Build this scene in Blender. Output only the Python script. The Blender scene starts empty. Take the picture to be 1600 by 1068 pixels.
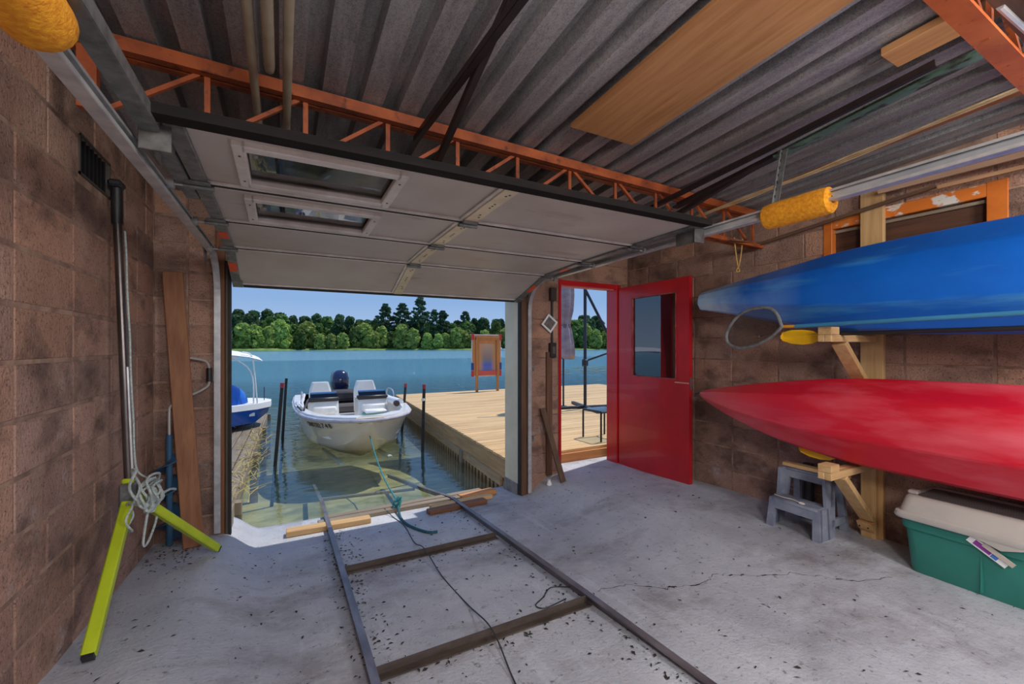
import bpy, math, random
from mathutils import Vector, Matrix, Euler
R = math.radians
scene = bpy.context.scene
col = scene.collection
random.seed(7)

# ------------------------------------------------------------------ camera
cam_d = bpy.data.cameras.new('camera')
cam_d.sensor_width = 36.0
cam_d.lens = 670.0 / 1600.0 * 36.0
cam_d.shift_y = 7.0 / 1600.0
cam_d.clip_start = 0.05
cam_d.clip_end = 2000
cam = bpy.data.objects.new('camera', cam_d)
cam.location = (0, 0, 1.36)
cam.rotation_euler = (R(90), 0, R(-28.2))
col.objects.link(cam)
scene.camera = cam

# ------------------------------------------------------------------ light
SUN_EL, SUN_AZ = 63.0, 14.0          # azimuth measured from +X towards +Y
world = bpy.data.worlds.new('sky_world'); scene.world = world
world.use_nodes = True
wn = world.node_tree
bg = wn.nodes['Background']
tc = wn.nodes.new('ShaderNodeTexCoord'); sx3 = wn.nodes.new('ShaderNodeSeparateXYZ')
ramp = wn.nodes.new('ShaderNodeValToRGB')                     # hazy summer sky: height above the horizon only
wn.links.new(tc.outputs['Generated'], sx3.inputs[0]); wn.links.new(sx3.outputs['Z'], ramp.inputs[0])
ce = ramp.color_ramp.elements
ce[0].position = 0.0; ce[0].color = (0.44, 0.59, 0.81, 1)
ce[1].position = 1.0; ce[1].color = (0.13, 0.28, 0.66, 1)
q = ce.new(0.10); q.color = (0.27, 0.44, 0.74, 1)
q = ce.new(0.35); q.color = (0.20, 0.38, 0.72, 1)
wn.links.new(ramp.outputs[0], bg.inputs['Color'])
bg.inputs['Strength'].default_value = 1.0

sd = bpy.data.lights.new('sun', 'SUN')
sd.energy = 3.3
sd.angle = R(0.6)
sd.color = (1.0, 0.95, 0.87)
sun = bpy.data.objects.new('sun', sd)
col.objects.link(sun)
dv = Vector((math.cos(R(SUN_EL)) * math.cos(R(SUN_AZ)), math.cos(R(SUN_EL)) * math.sin(R(SUN_AZ)), math.sin(R(SUN_EL))))
sun.rotation_euler = dv.to_track_quat('Z', 'Y').to_euler()
sun.location = (20, 10, 30)

scene.view_settings.view_transform = 'Standard'
scene.view_settings.look = 'None'
scene.view_settings.exposure = 0.0
scene.view_settings.gamma = 1.0
scene.view_settings.use_curve_mapping = False
FILL_W = 150.0                       # each unseen fill light added behind the photographer

# ------------------------------------------------------------------ materials
MATS = {}

def srgb(r, g, b):
    f = lambda c: c / 12.92 if c <= 0.04045 else ((c + 0.055) / 1.055) ** 2.4
    return (f(r / 255.0), f(g / 255.0), f(b / 255.0), 1.0)

class G:
    def __init__(s, name):
        s.m = bpy.data.materials.new(name); s.m.use_nodes = True
        s.nt = s.m.node_tree
        s.b = s.nt.nodes['Principled BSDF']; s.out = s.nt.nodes['Material Output']
    def n(s, t, **kw):
        nd = s.nt.nodes.new('ShaderNode' + t)
        for k, v in kw.items():
            k2 = k.replace('_', ' ')
            if k2 in nd.inputs:
                if hasattr(v, 'is_output'): s.nt.links.new(v, nd.inputs[k2])
                else: nd.inputs[k2].default_value = v
            else: setattr(nd, k, v)
        return nd
    def l(s, a, b): s.nt.links.new(a, b)
    def coords(s, world, scale, rnd=False, rot=(0, 0, 0)):
        if world: v = s.n('NewGeometry').outputs['Position']
        else: v = s.n('TexCoord').outputs['Object']
        if rnd:
            oi = s.n('ObjectInfo')
            cx = s.n('Math', operation='MULTIPLY'); s.l(oi.outputs['Random'], cx.inputs[0]); cx.inputs[1].default_value = 37.0
            va = s.n('VectorMath', operation='ADD'); s.l(v, va.inputs[0]); s.l(cx.outputs[0], va.inputs[1]); v = va.outputs[0]
        mp = s.n('Mapping', Vector=v); mp.inputs['Scale'].default_value = scale; mp.inputs['Rotation'].default_value = rot
        return mp.outputs[0]
    def noise(s, vec, scale=1.0, detail=4.0, rough=0.6, dist=0.0):
        return s.n('TexNoise', Vector=vec, Scale=scale, Detail=detail, Roughness=rough, Distortion=dist).outputs['Fac']
    def rng(s, val, lo, hi, a=0.0, b=1.0):
        nd = s.n('MapRange'); s.l(val, nd.inputs[0])
        for i, x in enumerate((lo, hi, a, b)): nd.inputs[i + 1].default_value = x
        return nd.outputs[0]
    def mix(s, fac, a, b, mode='MIX'):
        nd = s.n('Mix', data_type='RGBA', blend_type=mode)
        for sock, v in ((nd.inputs[0], fac), (nd.inputs[6], a), (nd.inputs[7], b)):
            if hasattr(v, 'is_output'): s.l(v, sock)
            else: sock.default_value = v
        return nd.outputs[2]
    def mul(s, a, b, op='MULTIPLY'):
        nd = s.n('Math', operation=op)
        for i, v in enumerate((a, b)):
            if hasattr(v, 'is_output'): s.l(v, nd.inputs[i])
            else: nd.inputs[i].default_value = v
        return nd.outputs[0]
    def bump(s, h, strength, dist=0.01):
        nd = s.n('Bump', Strength=strength, Distance=dist, Height=h)
        s.l(nd.outputs[0], s.b.inputs['Normal']); return nd

def M(name, c1, c2=None, scale=(6, 6, 6), lo=0.35, hi=0.65, detail=4.0, rough=0.6, metal=0.0, rnd=0.0, bump=0.0, bscale=60.0,
      world=True, c3=None, s3=(3, 3, 3), lo3=0.55, hi3=0.7, coat=0.0, jit=False, dist=0.0, spec=0.5):
    if name in MATS: return MATS[name]
    g = G(name); b = g.b
    b.inputs['Roughness'].default_value = rough; b.inputs['Metallic'].default_value = metal
    b.inputs['Coat Weight'].default_value = coat; b.inputs['Specular IOR Level'].default_value = spec
    c1 = srgb(*c1); c = None
    if c2:
        f = g.rng(g.noise(g.coords(world, scale, jit), 1.0, detail, dist=dist), lo, hi)
        c = g.mix(f, c1, srgb(*c2))
    if c3:
        f = g.rng(g.noise(g.coords(world, s3, jit), 1.0, 5.0), lo3, hi3)
        c = g.mix(f, c if c is not None else c1, srgb(*c3))
    if rnd:
        oi = g.n('ObjectInfo'); k = g.rng(oi.outputs['Random'], 0, 1, 1 - rnd, 1 + rnd)
        hs = g.n('HueSaturation', Value=k)
        if c is not None: g.l(c, hs.inputs['Color'])
        else: hs.inputs['Color'].default_value = c1
        c = hs.outputs[0]
    if c is not None: g.l(c, b.inputs['Base Color'])
    else: b.inputs['Base Color'].default_value = c1
    if bump:
        sc = (bscale,) * 3 if not isinstance(bscale, tuple) else bscale
        g.bump(g.noise(g.coords(world, sc), 1.0, 4.0), bump, 0.004)
    MATS[name] = g.m
    return g.m

def wood(name, c1, c2, axis='y', rough=0.65, rnd=0.12, bump=0.25, c3=None):
    key = name + '_' + axis
    if key in MATS: return MATS[key]
    s = {'x': (1.6, 26, 26), 'y': (26, 1.6, 26), 'z': (26, 26, 1.6)}[axis]
    m = M(key, c1, c2, scale=s, lo=0.3, hi=0.7, detail=5, rough=rough, rnd=rnd, bump=bump, bscale=tuple(q * 3 for q in s), c3=c3, s3=tuple(q * 0.35 for q in s), jit=True, dist=0.4)
    return m

def mat_block():
    g = G('brown_concrete_block'); b = g.b
    b.inputs['Roughness'].default_value = 0.9
    big = g.noise(g.coords(True, (2.2, 2.2, 2.2)), 1, 3)
    c = g.mix(g.rng(big, 0.35, 0.65), srgb(186, 150, 130), srgb(142, 110, 95))
    oi = g.n('ObjectInfo')
    c = g.mix(g.rng(oi.outputs['Random'], 0, 1, 0, 0.55), c, srgb(196, 142, 108))
    oi2 = g.n('TexWhiteNoise', noise_dimensions='1D'); g.l(oi.outputs['Random'], oi2.inputs['W'])
    hs = g.n('HueSaturation', Value=g.rng(oi2.outputs['Value'], 0, 1, 0.80, 1.22), Color=c); c = hs.outputs[0]
    # pale efflorescence clouds, dark damp clouds, speckle
    eff = g.rng(g.noise(g.coords(True, (5, 5, 6)), 1, 7, 0.72), 0.58, 0.78)
    low = g.rng(g.n('SeparateXYZ', Vector=g.coords(True, (1, 1, 1))).outputs['Z'], 0.1, 1.8, 0.95, 0.5)
    c = g.mix(g.mul(eff, low), c, srgb(206, 198, 196))
    c = g.mix(g.mul(low, 0.25), c, srgb(140, 126, 124))
    damp = g.rng(g.noise(g.coords(True, (3.1, 3.1, 4.5), rot=(0.4, 0.2, 0.6)), 1, 4, 0.6), 0.50, 0.68)
    c = g.mix(g.mul(damp, 0.7), c, srgb(72, 54, 48))
    sp = g.rng(g.noise(g.coords(True, (95, 95, 95)), 1, 4, 0.7), 0.54, 0.66)
    c = g.mix(g.mul(sp, 0.75), c, srgb(70, 50, 42))
    g.l(c, b.inputs['Base Color'])
    h = g.mul(g.noise(g.coords(True, (90, 90, 90)), 1, 4), g.noise(g.coords(True, (14, 14, 14)), 1, 3), 'ADD')
    g.bump(h, 0.9, 0.010)
    return g.m

def mat_floor():
    g = G('stained_concrete'); b = g.b
    co = g.coords(True, (1, 1, 1))
    n1 = g.noise(g.coords(True, (1.3, 1.3, 1)), 1, 6, 0.65)
    c = g.mix(g.rng(n1, 0.3, 0.7), srgb(166, 168, 176), srgb(200, 203, 209))
    n2 = g.rng(g.noise(g.coords(True, (0.9, 1.4, 1), rot=(0, 0, 0.5)), 1, 7, 0.7), 0.5, 0.68)
    c = g.mix(g.mul(n2, 0.85), c, srgb(124, 117, 116))
    # long dragged streaks towards the water
    n3 = g.rng(g.noise(g.coords(True, (9, 1.2, 1), rot=(0, 0, 0.15)), 1, 6, 0.7), 0.55, 0.75)
    c = g.mix(g.mul(n3, 0.5), c, srgb(214, 218, 226))
    n4 = g.rng(g.noise(g.coords(True, (26, 26, 5)), 1, 6, 0.75), 0.58, 0.68)
    c = g.mix(g.mul(n4, 0.75), c, srgb(92, 88, 86))
    n5 = g.rng(g.noise(g.coords(True, (70, 55, 20)), 1, 5, 0.7), 0.66, 0.72)
    c = g.mix(g.mul(n5, 0.75), c, srgb(60, 56, 54))
    g.l(c, b.inputs['Base Color'])
    g.l(g.rng(n1, 0.3, 0.7, 0.55, 0.8), b.inputs['Roughness'])
    h = g.mul(g.noise(g.coords(True, (60, 60, 30)), 1, 5), g.noise(g.coords(True, (6, 6, 6)), 1, 5), 'ADD')
    g.bump(h, 0.6, 0.010)
    return g.m

def mat_deck_steel():
    g = G('old_galvanised_roof_deck'); b = g.b
    b.inputs['Metallic'].default_value = 0.35; b.inputs['Roughness'].default_value = 0.55
    n1 = g.noise(g.coords(True, (12, 1.6, 4)), 1, 6, 0.7)
    c = g.mix(g.rng(n1, 0.3, 0.7), srgb(112, 112, 118), srgb(190, 187, 186))
    n2 = g.rng(g.noise(g.coords(True, (0.9, 0.7, 1)), 1, 3), 0.45, 0.7)
    c = g.mix(g.mul(n2, 0.5), c, srgb(136, 120, 106))
    vo = g.n('TexVoronoi', Vector=g.coords(True, (70, 45, 45))); vs_ = g.n('SeparateColor', Color=vo.outputs['Color'])
    c = g.mix(g.mul(g.rng(vs_.outputs[0], 0, 1), 0.35), c, srgb(205, 203, 204))            # zinc spangle
    c = g.mix(g.mul(g.rng(vs_.outputs[1], 0.6, 1), 0.4), c, srgb(70, 70, 78))
    n3 = g.rng(g.noise(g.coords(True, (80, 50, 40)), 1, 4, 0.7), 0.5, 0.75)
    c = g.mix(g.mul(n3, 0.45), c, srgb(70, 70, 76))
    g.l(c, b.inputs['Base Color'])
    g.bump(g.noise(g.coords(True, (50, 30, 30)), 1, 4), 0.15, 0.003)
    return g.m

def mat_glass(name, tint=(0.92, 0.95, 0.95), ior=1.5, rough=0.0, dirt=0.0):
    g = G(name); nt = g.nt
    tr = g.n('BsdfTransparent'); tr.inputs[0].default_value = (*tint, 1)
    gl = g.n('BsdfGlossy'); gl.inputs['Roughness'].default_value = rough
    fr = g.n('Fresnel', IOR=ior)
    mx = g.n('MixShader'); g.l(fr.outputs[0], mx.inputs[0]); g.l(tr.outputs[0], mx.inputs[1]); g.l(gl.outputs[0], mx.inputs[2])
    o = mx.outputs[0]
    if dirt:
        df = g.n('BsdfDiffuse'); df.inputs[0].default_value = srgb(170, 165, 155)
        m2 = g.n('MixShader'); g.l(g.mul(g.rng(g.noise(g.coords(True, (9, 9, 9)), 1, 6, 0.7), 0.4, 0.75), dirt), m2.inputs[0])
        g.l(o, m2.inputs[1]); g.l(df.outputs[0], m2.inputs[2]); o = m2.outputs[0]
    g.l(o, g.out.inputs['Surface'])
    return g.m

def mat_water():
    g = G('lake_water')
    h1 = g.noise(g.coords(True, (1.1, 2.6, 1)), 1, 3, 0.55)
    h2 = g.noise(g.coords(True, (5, 9, 1), rot=(0, 0, 0.3)), 1, 3, 0.6)
    calm = g.rng(g.n('SeparateXYZ', Vector=g.coords(True, (1, 1, 1))).outputs['Y'], 6.0, 24.0, 0.05, 1.0)   # sheltered slip is flat, the open lake is ruffled
    h = g.mul(g.mul(h1, g.mul(h2, 0.35), 'ADD'), calm)
    bp = g.n('Bump', Strength=0.75, Distance=0.30, Height=h)
    fr = g.n('Fresnel', IOR=1.34); g.l(bp.outputs[0], fr.inputs['Normal'])
    gl = g.n('BsdfGlossy', Roughness=0.04); gl.inputs['Color'].default_value = (0.92, 0.97, 1, 1); g.l(bp.outputs[0], gl.inputs['Normal'])
    tr = g.n('BsdfTransparent'); tr.inputs[0].default_value = (0.86, 0.93, 0.90, 1)
    body = g.n('BsdfDiffuse'); body.inputs[0].default_value = srgb(96, 148, 168)      # light scattered back by deep open water
    deep = g.rng(g.n('SeparateXYZ', Vector=g.coords(True, (1, 1, 1))).outputs['Y'], 8.0, 26.0, 0.06, 0.75)
    mb_ = g.n('MixShader'); g.l(deep, mb_.inputs[0]); g.l(tr.outputs[0], mb_.inputs[1]); g.l(body.outputs[0], mb_.inputs[2])
    mx = g.n('MixShader'); g.l(fr.outputs[0], mx.inputs[0]); g.l(mb_.outputs[0], mx.inputs[1]); g.l(gl.outputs[0], mx.inputs[2])
    g.l(mx.outputs[0], g.out.inputs['Surface'])
    return g.m

def mat_leaf(name, c1, c2, rnd=0.25):
    g = G(name); b = g.b
    n = g.noise(g.coords(True, (0.35, 0.35, 0.35)), 1, 3)
    c = g.mix(g.rng(n, 0.35, 0.65), srgb(*c1), srgb(*c2))
    oi = g.n('ObjectInfo')
    hs = g.n('HueSaturation', Hue=g.rng(oi.outputs['Random'], 0, 1, 0.485, 0.515), Value=g.rng(oi.outputs['Random'], 0, 1, 1 - rnd, 1 + rnd), Color=c)
    g.l(hs.outputs[0], b.inputs['Base Color'])
    b.inputs['Roughness'].default_value = 0.7
    b.inputs['Specular IOR Level'].default_value = 0.2
    tl = g.n('BsdfTranslucent'); g.l(hs.outputs[0], tl.inputs['Color'])
    mx = g.n('MixShader'); mx.inputs[0].default_value = 0.3
    g.l(b.outputs[0], mx.inputs[1]); g.l(tl.outputs[0], mx.inputs[2]); g.l(mx.outputs[0], g.out.inputs['Surface'])
    return g.m

def mat_emit(name, c, s):
    g = G(name); g.b.inputs['Emission Color'].default_value = (*c, 1); g.b.inputs['Emission Strength'].default_value = s
    g.b.inputs['Base Color'].default_value = (0.8, 0.8, 0.8, 1)
    return g.m

BLOCK = mat_block(); FLOOR = mat_floor(); STEELDECK = mat_deck_steel(); WATER = mat_water()
MORTAR = M('mortar', (172, 142, 122), (120, 94, 80), (8, 8, 8), rough=0.95, bump=0.5)
ORANGE_STEEL = M('orange_primer_steel', (176, 88, 40), (130, 60, 30), (7, 7, 7), rough=0.55, c3=(96, 46, 30), s3=(16, 16, 16), lo3=0.58, hi3=0.68)
BLACK_STEEL = M('black_brown_steel', (52, 40, 38), (36, 30, 30), (9, 9, 9), rough=0.5)
GALV = M('galvanised_steel', (206, 206, 204), (176, 178, 180), (14, 14, 14), rough=0.36, metal=0.35)
GALV_D = M('dull_zinc', (138, 140, 138), (100, 102, 102), (20, 20, 20), rough=0.42, metal=0.4)
DOORPANEL = M('greige_door_panel', (196, 188, 180), (182, 172, 162), (2, 2, 2), rough=0.5, c3=(160, 146, 132), s3=(1.6, 5, 5), lo3=0.62, hi3=0.75)
DOORRIM = M('door_rim_white', (222, 216, 208), (196, 188, 178), (8, 8, 8), rough=0.45)
CREAM = M('cream_paint', (240, 232, 204), (226, 216, 184), (3, 3, 3), rough=0.55)
CREAMSTRIP = M('cream_steel_strip', (226, 214, 186), (204, 190, 160), (6, 6, 6), rough=0.4, metal=0.1)
BLACK = M('black_plastic', (32, 31, 33), rough=0.45)
RUBBER = M('black_rubber', (40, 38, 38), (26, 25, 26), (10, 10, 10), rough=0.7)
WHITEP = M('white_gelcoat', (238, 236, 230), (226, 222, 214), (2, 2, 2), rough=0.28, coat=0.3)
WHITE = M('white_plastic', (236, 236, 234), rough=0.5)
RED = M('red_door_paint', (196, 28, 36), (176, 24, 34), (3, 3, 2), rough=0.33, coat=0.25, c3=(150, 70, 56), s3=(30, 30, 30), lo3=0.70, hi3=0.78)
LABEL = M('orange_red_label', (226, 78, 30), rough=0.5)
FOAM = M('yellow_foam', (240, 168, 34), (214, 132, 20), (60, 60, 60), rough=0.95, bump=0.9, bscale=140.0)
PINE = lambda ax: wood('new_pine', (216, 180, 128), (190, 146, 92), ax)
DECKW = wood('yellow_deck_lumber', (226, 192, 140), (198, 158, 106), 'x', rnd=0.10, c3=(170, 128, 82))  # new yellow pine, tone varying from board to board
FASCIA = wood('fascia_lumber', (198, 160, 112), (166, 126, 84), 'y', rnd=0.08)
OLDW = lambda ax: wood('weathered_lumber', (160, 146, 126), (118, 104, 88), ax, rnd=0.15)
BROWNW = lambda ax: wood('brown_stained_lumber', (140, 92, 62), (98, 62, 42), ax)
PLY = wood('plywood', (198, 146, 96), (170, 116, 70), 'y', rnd=0.03, bump=0.1)
DARKW = wood('dark_plywood', (96, 62, 44), (66, 42, 32), 'y', rnd=0.03)

# ------------------------------------------------------------------ mesh helpers
class MB:
    def __init__(s): s.v = []; s.f = []; s.m = []; s.cm = 0
    def add(s, vs, fs):
        o = len(s.v); s.v += [tuple(p) for p in vs]
        for f in fs: s.f.append(tuple(i + o for i in f)); s.m.append(s.cm)
        return s
    def box(s, x0, y0, z0, x1, y1, z1, ch=0.0, xf=None):
        if x0 > x1: x0, x1 = x1, x0
        if y0 > y1: y0, y1 = y1, y0
        if z0 > z1: z0, z1 = z1, z0
        vs, fs = [], []
        if ch <= 0:
            vs = [(x, y, z) for z in (z0, z1) for y in (y0, y1) for x in (x0, x1)]
            fs = [(0, 2, 3, 1), (4, 5, 7, 6), (0, 1, 5, 4), (2, 6, 7, 3), (0, 4, 6, 2), (1, 3, 7, 5)]
        else:
            ch = min(ch, (x1 - x0) * .45, (y1 - y0) * .45, (z1 - z0) * .45)
            idx = {}
            for ix, x, dx in ((0, x0, ch), (1, x1, -ch)):
                for iy, y, dy in ((0, y0, ch), (1, y1, -ch)):
                    for iz, z, dz in ((0, z0, ch), (1, z1, -ch)):
                        for a, p in ((0, (x, y + dy, z + dz)), (1, (x + dx, y, z + dz)), (2, (x + dx, y + dy, z))):
                            idx[(ix, iy, iz, a)] = len(vs); vs.append(p)
            I = idx
            fs = []
            for a, o in ((0, (1, 2)), (1, (0, 2)), (2, (0, 1))):
                for sd in (0, 1):
                    q = []
                    for u, w in ((0, 0), (1, 0), (1, 1), (0, 1)):
                        k = [0, 0, 0]; k[a] = sd; k[o[0]] = u; k[o[1]] = w
                        q.append(I[(k[0], k[1], k[2], a)])
                    fs.append(tuple(q if (sd == 1) != (a == 1) else q[::-1]))
            for a in range(3):       # edges parallel to axis a
                b_, c_ = [k for k in range(3) if k != a]
                for sb in (0, 1):
                    for sc in (0, 1):
                        k0 = [0, 0, 0]; k0[b_] = sb; k0[c_] = sc; k1 = list(k0); k1[a] = 1
                        q = [I[(*k0, b_)], I[(*k0, c_)], I[(*k1, c_)], I[(*k1, b_)]]
                        fs.append(tuple(q))
            for ix in (0, 1):
                for iy in (0, 1):
                    for iz in (0, 1): fs.append((I[(ix, iy, iz, 0)], I[(ix, iy, iz, 1)], I[(ix, iy, iz, 2)]))
        if xf is not None: vs = [xf @ Vector(p) for p in vs]
        return s.add(vs, fs)
    def beam(s, p0, p1, w, h, up=(0, 0, 1), ch=0.0):
        p0, p1 = Vector(p0), Vector(p1); d = p1 - p0; L = d.length; d.normalize()
        u = Vector(up); sx = d.cross(u)
        if sx.length < 1e-4: sx = d.cross(Vector((1, 0, 0)))
        sx.normalize(); uz = sx.cross(d)
        xf = Matrix(((sx.x, d.x, uz.x, p0.x), (sx.y, d.y, uz.y, p0.y), (sx.z, d.z, uz.z, p0.z), (0, 0, 0, 1)))
        return s.box(-w / 2, 0, -h / 2, w / 2, L, h / 2, ch, xf)
    def tube(s, pts, r, n=8, closed=False, caps=True):
        pts = [Vector(p) for p in pts]; m = len(pts)
        rs = r if isinstance(r, (list, tuple)) else [r] * m
        o = len(s.v); prev = None; vs = []
        for i, p in enumerate(pts):
            if closed: t = pts[(i + 1) % m] - pts[i - 1]
            else: t = pts[min(i + 1, m - 1)] - pts[max(i - 1, 0)]
            t.normalize()
            if prev is None:
                a = t.cross(Vector((0, 0, 1)))
                if a.length < 1e-3: a = t.cross(Vector((1, 0, 0)))
            else: a = prev - t * prev.dot(t)
            a.normalize(); prev = a; b = t.cross(a)
            for k in range(n):
                q = 2 * math.pi * k / n
                vs.append(p + a * math.cos(q) * rs[i] + b * math.sin(q) * rs[i])
        fs = []
        for i in range(m if closed else m - 1):
            j = (i + 1) % m
            for k in range(n):
                k2 = (k + 1) % n
                fs.append((i * n + k, i * n + k2, j * n + k2, j * n + k))
        if caps and not closed:
            fs.append(tuple(range(n))[::-1]); fs.append(tuple((m - 1) * n + k for k in range(n)))
        return s.add(vs, fs)
    def cyl(s, p0, p1, r, n=12, r1=None): return s.tube([p0, p1], [r, r if r1 is None else r1], n)
    def loft(s, rings, closed=True, caps=True):
        m, n = len(rings), len(rings[0]); vs = [p for r in rings for p in r]; fs = []
        for i in range(m - 1):
            for k in range(n if closed else n - 1):
                k2 = (k + 1) % n
                fs.append((i * n + k, i * n + k2, (i + 1) * n + k2, (i + 1) * n + k))
        if caps and closed:
            fs.append(tuple(range(n))[::-1]); fs.append(tuple((m - 1) * n + k for k in range(n)))
        return s.add(vs, fs)
    def lathe(s, prof, c, n=16, axis='z'):
        rings = []
        for r, h in prof:
            ring = []
            for k in range(n):
                q = 2 * math.pi * k / n; a, b = r * math.cos(q), r * math.sin(q)
                p = {'z': (a, b, h), 'y': (a, h, b), 'x': (h, a, b)}[axis]
                ring.append((c[0] + p[0], c[1] + p[1], c[2] + p[2]))
            rings.append(ring)
        return s.loft(rings)
    def prism(s, poly, a0, a1, axis='x'):
        def P3(p, a):
            return {'x': (a, p[0], p[1]), 'y': (p[0], a, p[1]), 'z': (p[0], p[1], a)}[axis]
        n = len(poly); vs = [P3(p, a0) for p in poly] + [P3(p, a1) for p in poly]
        fs = [(i, (i + 1) % n, n + (i + 1) % n, n + i) for i in range(n)] + [tuple(range(n))[::-1], tuple(range(n, 2 * n))]
        return s.add(vs, fs)
    def mesh(s, name, mats, smooth=False, fix=True):
        me = bpy.data.meshes.new(name); me.from_pydata(s.v, [], s.f)
        for m in (mats if isinstance(mats, (list, tuple)) else [mats]): me.materials.append(m)
        if any(s.m): me.polygons.foreach_set('material_index', s.m)
        if fix:
            import bmesh
            bm = bmesh.new(); bm.from_mesh(me); bmesh.ops.recalc_face_normals(bm, faces=bm.faces); bm.to_mesh(me); bm.free()
        if smooth:
            me.polygons.foreach_set('use_smooth', [True] * len(me.polygons))
            if smooth != 2:
                try: me.set_sharp_from_angle(angle=R(38))
                except Exception: pass
        me.update()
        return me
    def build(s, name, mats, parent=None, smooth=False, label=None, cat=None, group=None, kind=None, fix=True):
        o = bpy.data.objects.new(name, s.mesh(name, mats, smooth, fix)); col.objects.link(o)
        return tag(par(o, parent), label, cat, group, kind)

def par(o, parent):
    if parent is not None:
        o.parent = parent
        o.matrix_parent_inverse = world_of(parent).inverted()
    return o

def world_of(o):
    m = Matrix.LocRotScale(o.location, o.rotation_euler, o.scale)
    if o.parent is not None: m = world_of(o.parent) @ o.matrix_parent_inverse @ m
    return m

def tag(o, label=None, cat=None, group=None, kind=None):
    if label: o['label'] = label
    if cat: o['category'] = cat
    if group: o['group'] = group
    if kind: o['kind'] = kind
    return o

def thing(name, loc, label, cat, group=None, kind=None):
    e = bpy.data.objects.new(name, None); e.empty_display_size = 0.1
    e.location = loc; col.objects.link(e)
    return tag(e, label, cat, group, kind)

def inst(name, me, loc, rot=(0, 0, 0), sc=(1, 1, 1), parent=None):      # shares mesh data; child placed in the parent's local frame when the parent sits at the origin
    o = bpy.data.objects.new(name, me); o.location = loc; o.rotation_euler = rot; o.scale = sc
    col.objects.link(o)
    return par(o, parent)

def crv(pts, n=8):      # catmull-rom through points
    pts = [Vector(p) for p in pts]; out = []
    for i in range(len(pts) - 1):
        p0 = pts[max(i - 1, 0)]; p1 = pts[i]; p2 = pts[i + 1]; p3 = pts[min(i + 2, len(pts) - 1)]
        for k in range(n):
            t = k / n
            out.append(0.5 * ((2 * p1) + (p2 - p0) * t + (2 * p0 - 5 * p1 + 4 * p2 - p3) * t * t + (3 * p1 - p0 - 3 * p2 + p3) * t ** 3))
    out.append(pts[-1])
    return out

def lerp_tab(tab, t):
    for a, b in zip(tab, tab[1:]):
        if t <= b[0]:
            k = (t - a[0]) / (b[0] - a[0]) if b[0] > a[0] else 0
            return tuple(x + (y - x) * k for x, y in zip(a[1:], b[1:]))
    return tab[-1][1:]

def sst(a, b, x):
    t = min(1, max(0, (x - a) / (b - a))); return t * t * (3 - 2 * t)

# ------------------------------------------------------------------ setting: floor, ceiling, walls
LW, RW, FW = -0.82, 3.72, 3.95      # inner faces: left wall, right wall, front wall
FT = 0.20                            # front wall thickness
WZ = -0.30                           # water level
BACK = -2.6

def ceil_z(x, y): return 2.60 + 0.06 * (2.3 - y) - 0.018 * x

def floor_z(x, y):
    ramp = 0.10 - 0.0785 * max(y, 0.9)
    left = 0.27 - 0.085 * max(y, 2.0)
    right = 0.015 - 0.055 * sst(2.4, 3.9, y)
    near = sst(3.9, 1.6, y)
    wl = 1 - sst(-0.40 - 0.25 * near, -0.16 + 0.35 * near, x)
    wr = sst(2.24 - 0.5 * near, 2.62 + 0.25 * near, x)
    # the lip of the raised right slab is steep by the jamb and fades out further in
    return ramp * (1 - wl) * (1 - wr) + left * wl + right * wr

def build_floor():
    mb = MB(); nx, ny = 110, 120
    xs = [LW - 0.1 + (RW + 0.1 - LW + 0.1) * i / nx for i in range(nx + 1)]
    ys = [BACK + (4.40 - BACK) * j / ny for j in range(ny + 1)]
    for y in ys:
        for x in xs: mb.v.append((x, y, floor_z(x, y)))
    for j in range(ny):
        for i in range(nx):
            a = j * (nx + 1) + i; mb.f.append((a, a + 1, a + nx + 2, a + nx + 1)); mb.m.append(0)
    # front face down into the water and underside
    base = ny * (nx + 1)
    o = len(mb.v)
    for x in xs: mb.v.append((x, 4.42, -0.9))
    for i in range(nx): mb.f.append((base + i, base + i + 1, o + i + 1, o + i)); mb.m.append(0)
    ob = mb.build('floor', FLOOR, smooth=2, kind='structure')
    ob['label'] = 'stained grey concrete floor ramping down to the water'
    return ob
floor = build_floor()

def build_ceiling():
    root = thing('ceiling', (0, 0, 2.6), 'corrugated galvanised steel roof deck with dark grooves', None, kind='structure')
    mb = MB(); p = 0.182; prof = []
    x = LW - 0.1
    while x < RW + 0.12:
        prof += [(x, 0), (x + 0.100, 0), (x + 0.108, 0.070), (x + 0.174, 0.070)]
        x += p
    rows = [BACK, 0.0, 2.3, 4.14]
    for y in rows:
        for (px, dz) in prof: mb.v.append((px, y, ceil_z(px, y) + dz))
    n = len(prof)
    for j in range(len(rows) - 1):
        for i in range(n - 1): mb.f.append((j * n + i, j * n + i + 1, (j + 1) * n + i + 1, (j + 1) * n + i)); mb.m.append(0)
    mb.build('steel_deck', STEELDECK, root, fix=False)
    r = MB()
    zz = [(LW - .15, BACK - .05), (RW + .15, BACK - .05), (RW + .15, 4.16), (LW - .15, 4.16)]
    r.add([(a, b, ceil_z(a, b) + 0.09) for a, b in zz] + [(a, b, ceil_z(a, b) + 0.15) for a, b in zz],
          [(0, 1, 2, 3), (7, 6, 5, 4), (0, 4, 5, 1), (1, 5, 6, 2), (2, 6, 7, 3), (3, 7, 4, 0)])
    r.build('sun_block_roof', M('roof_felt', (70, 70, 72), rough=0.9), root)  # unseen roof slab added over the deck to block the sun
build_ceiling()

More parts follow.
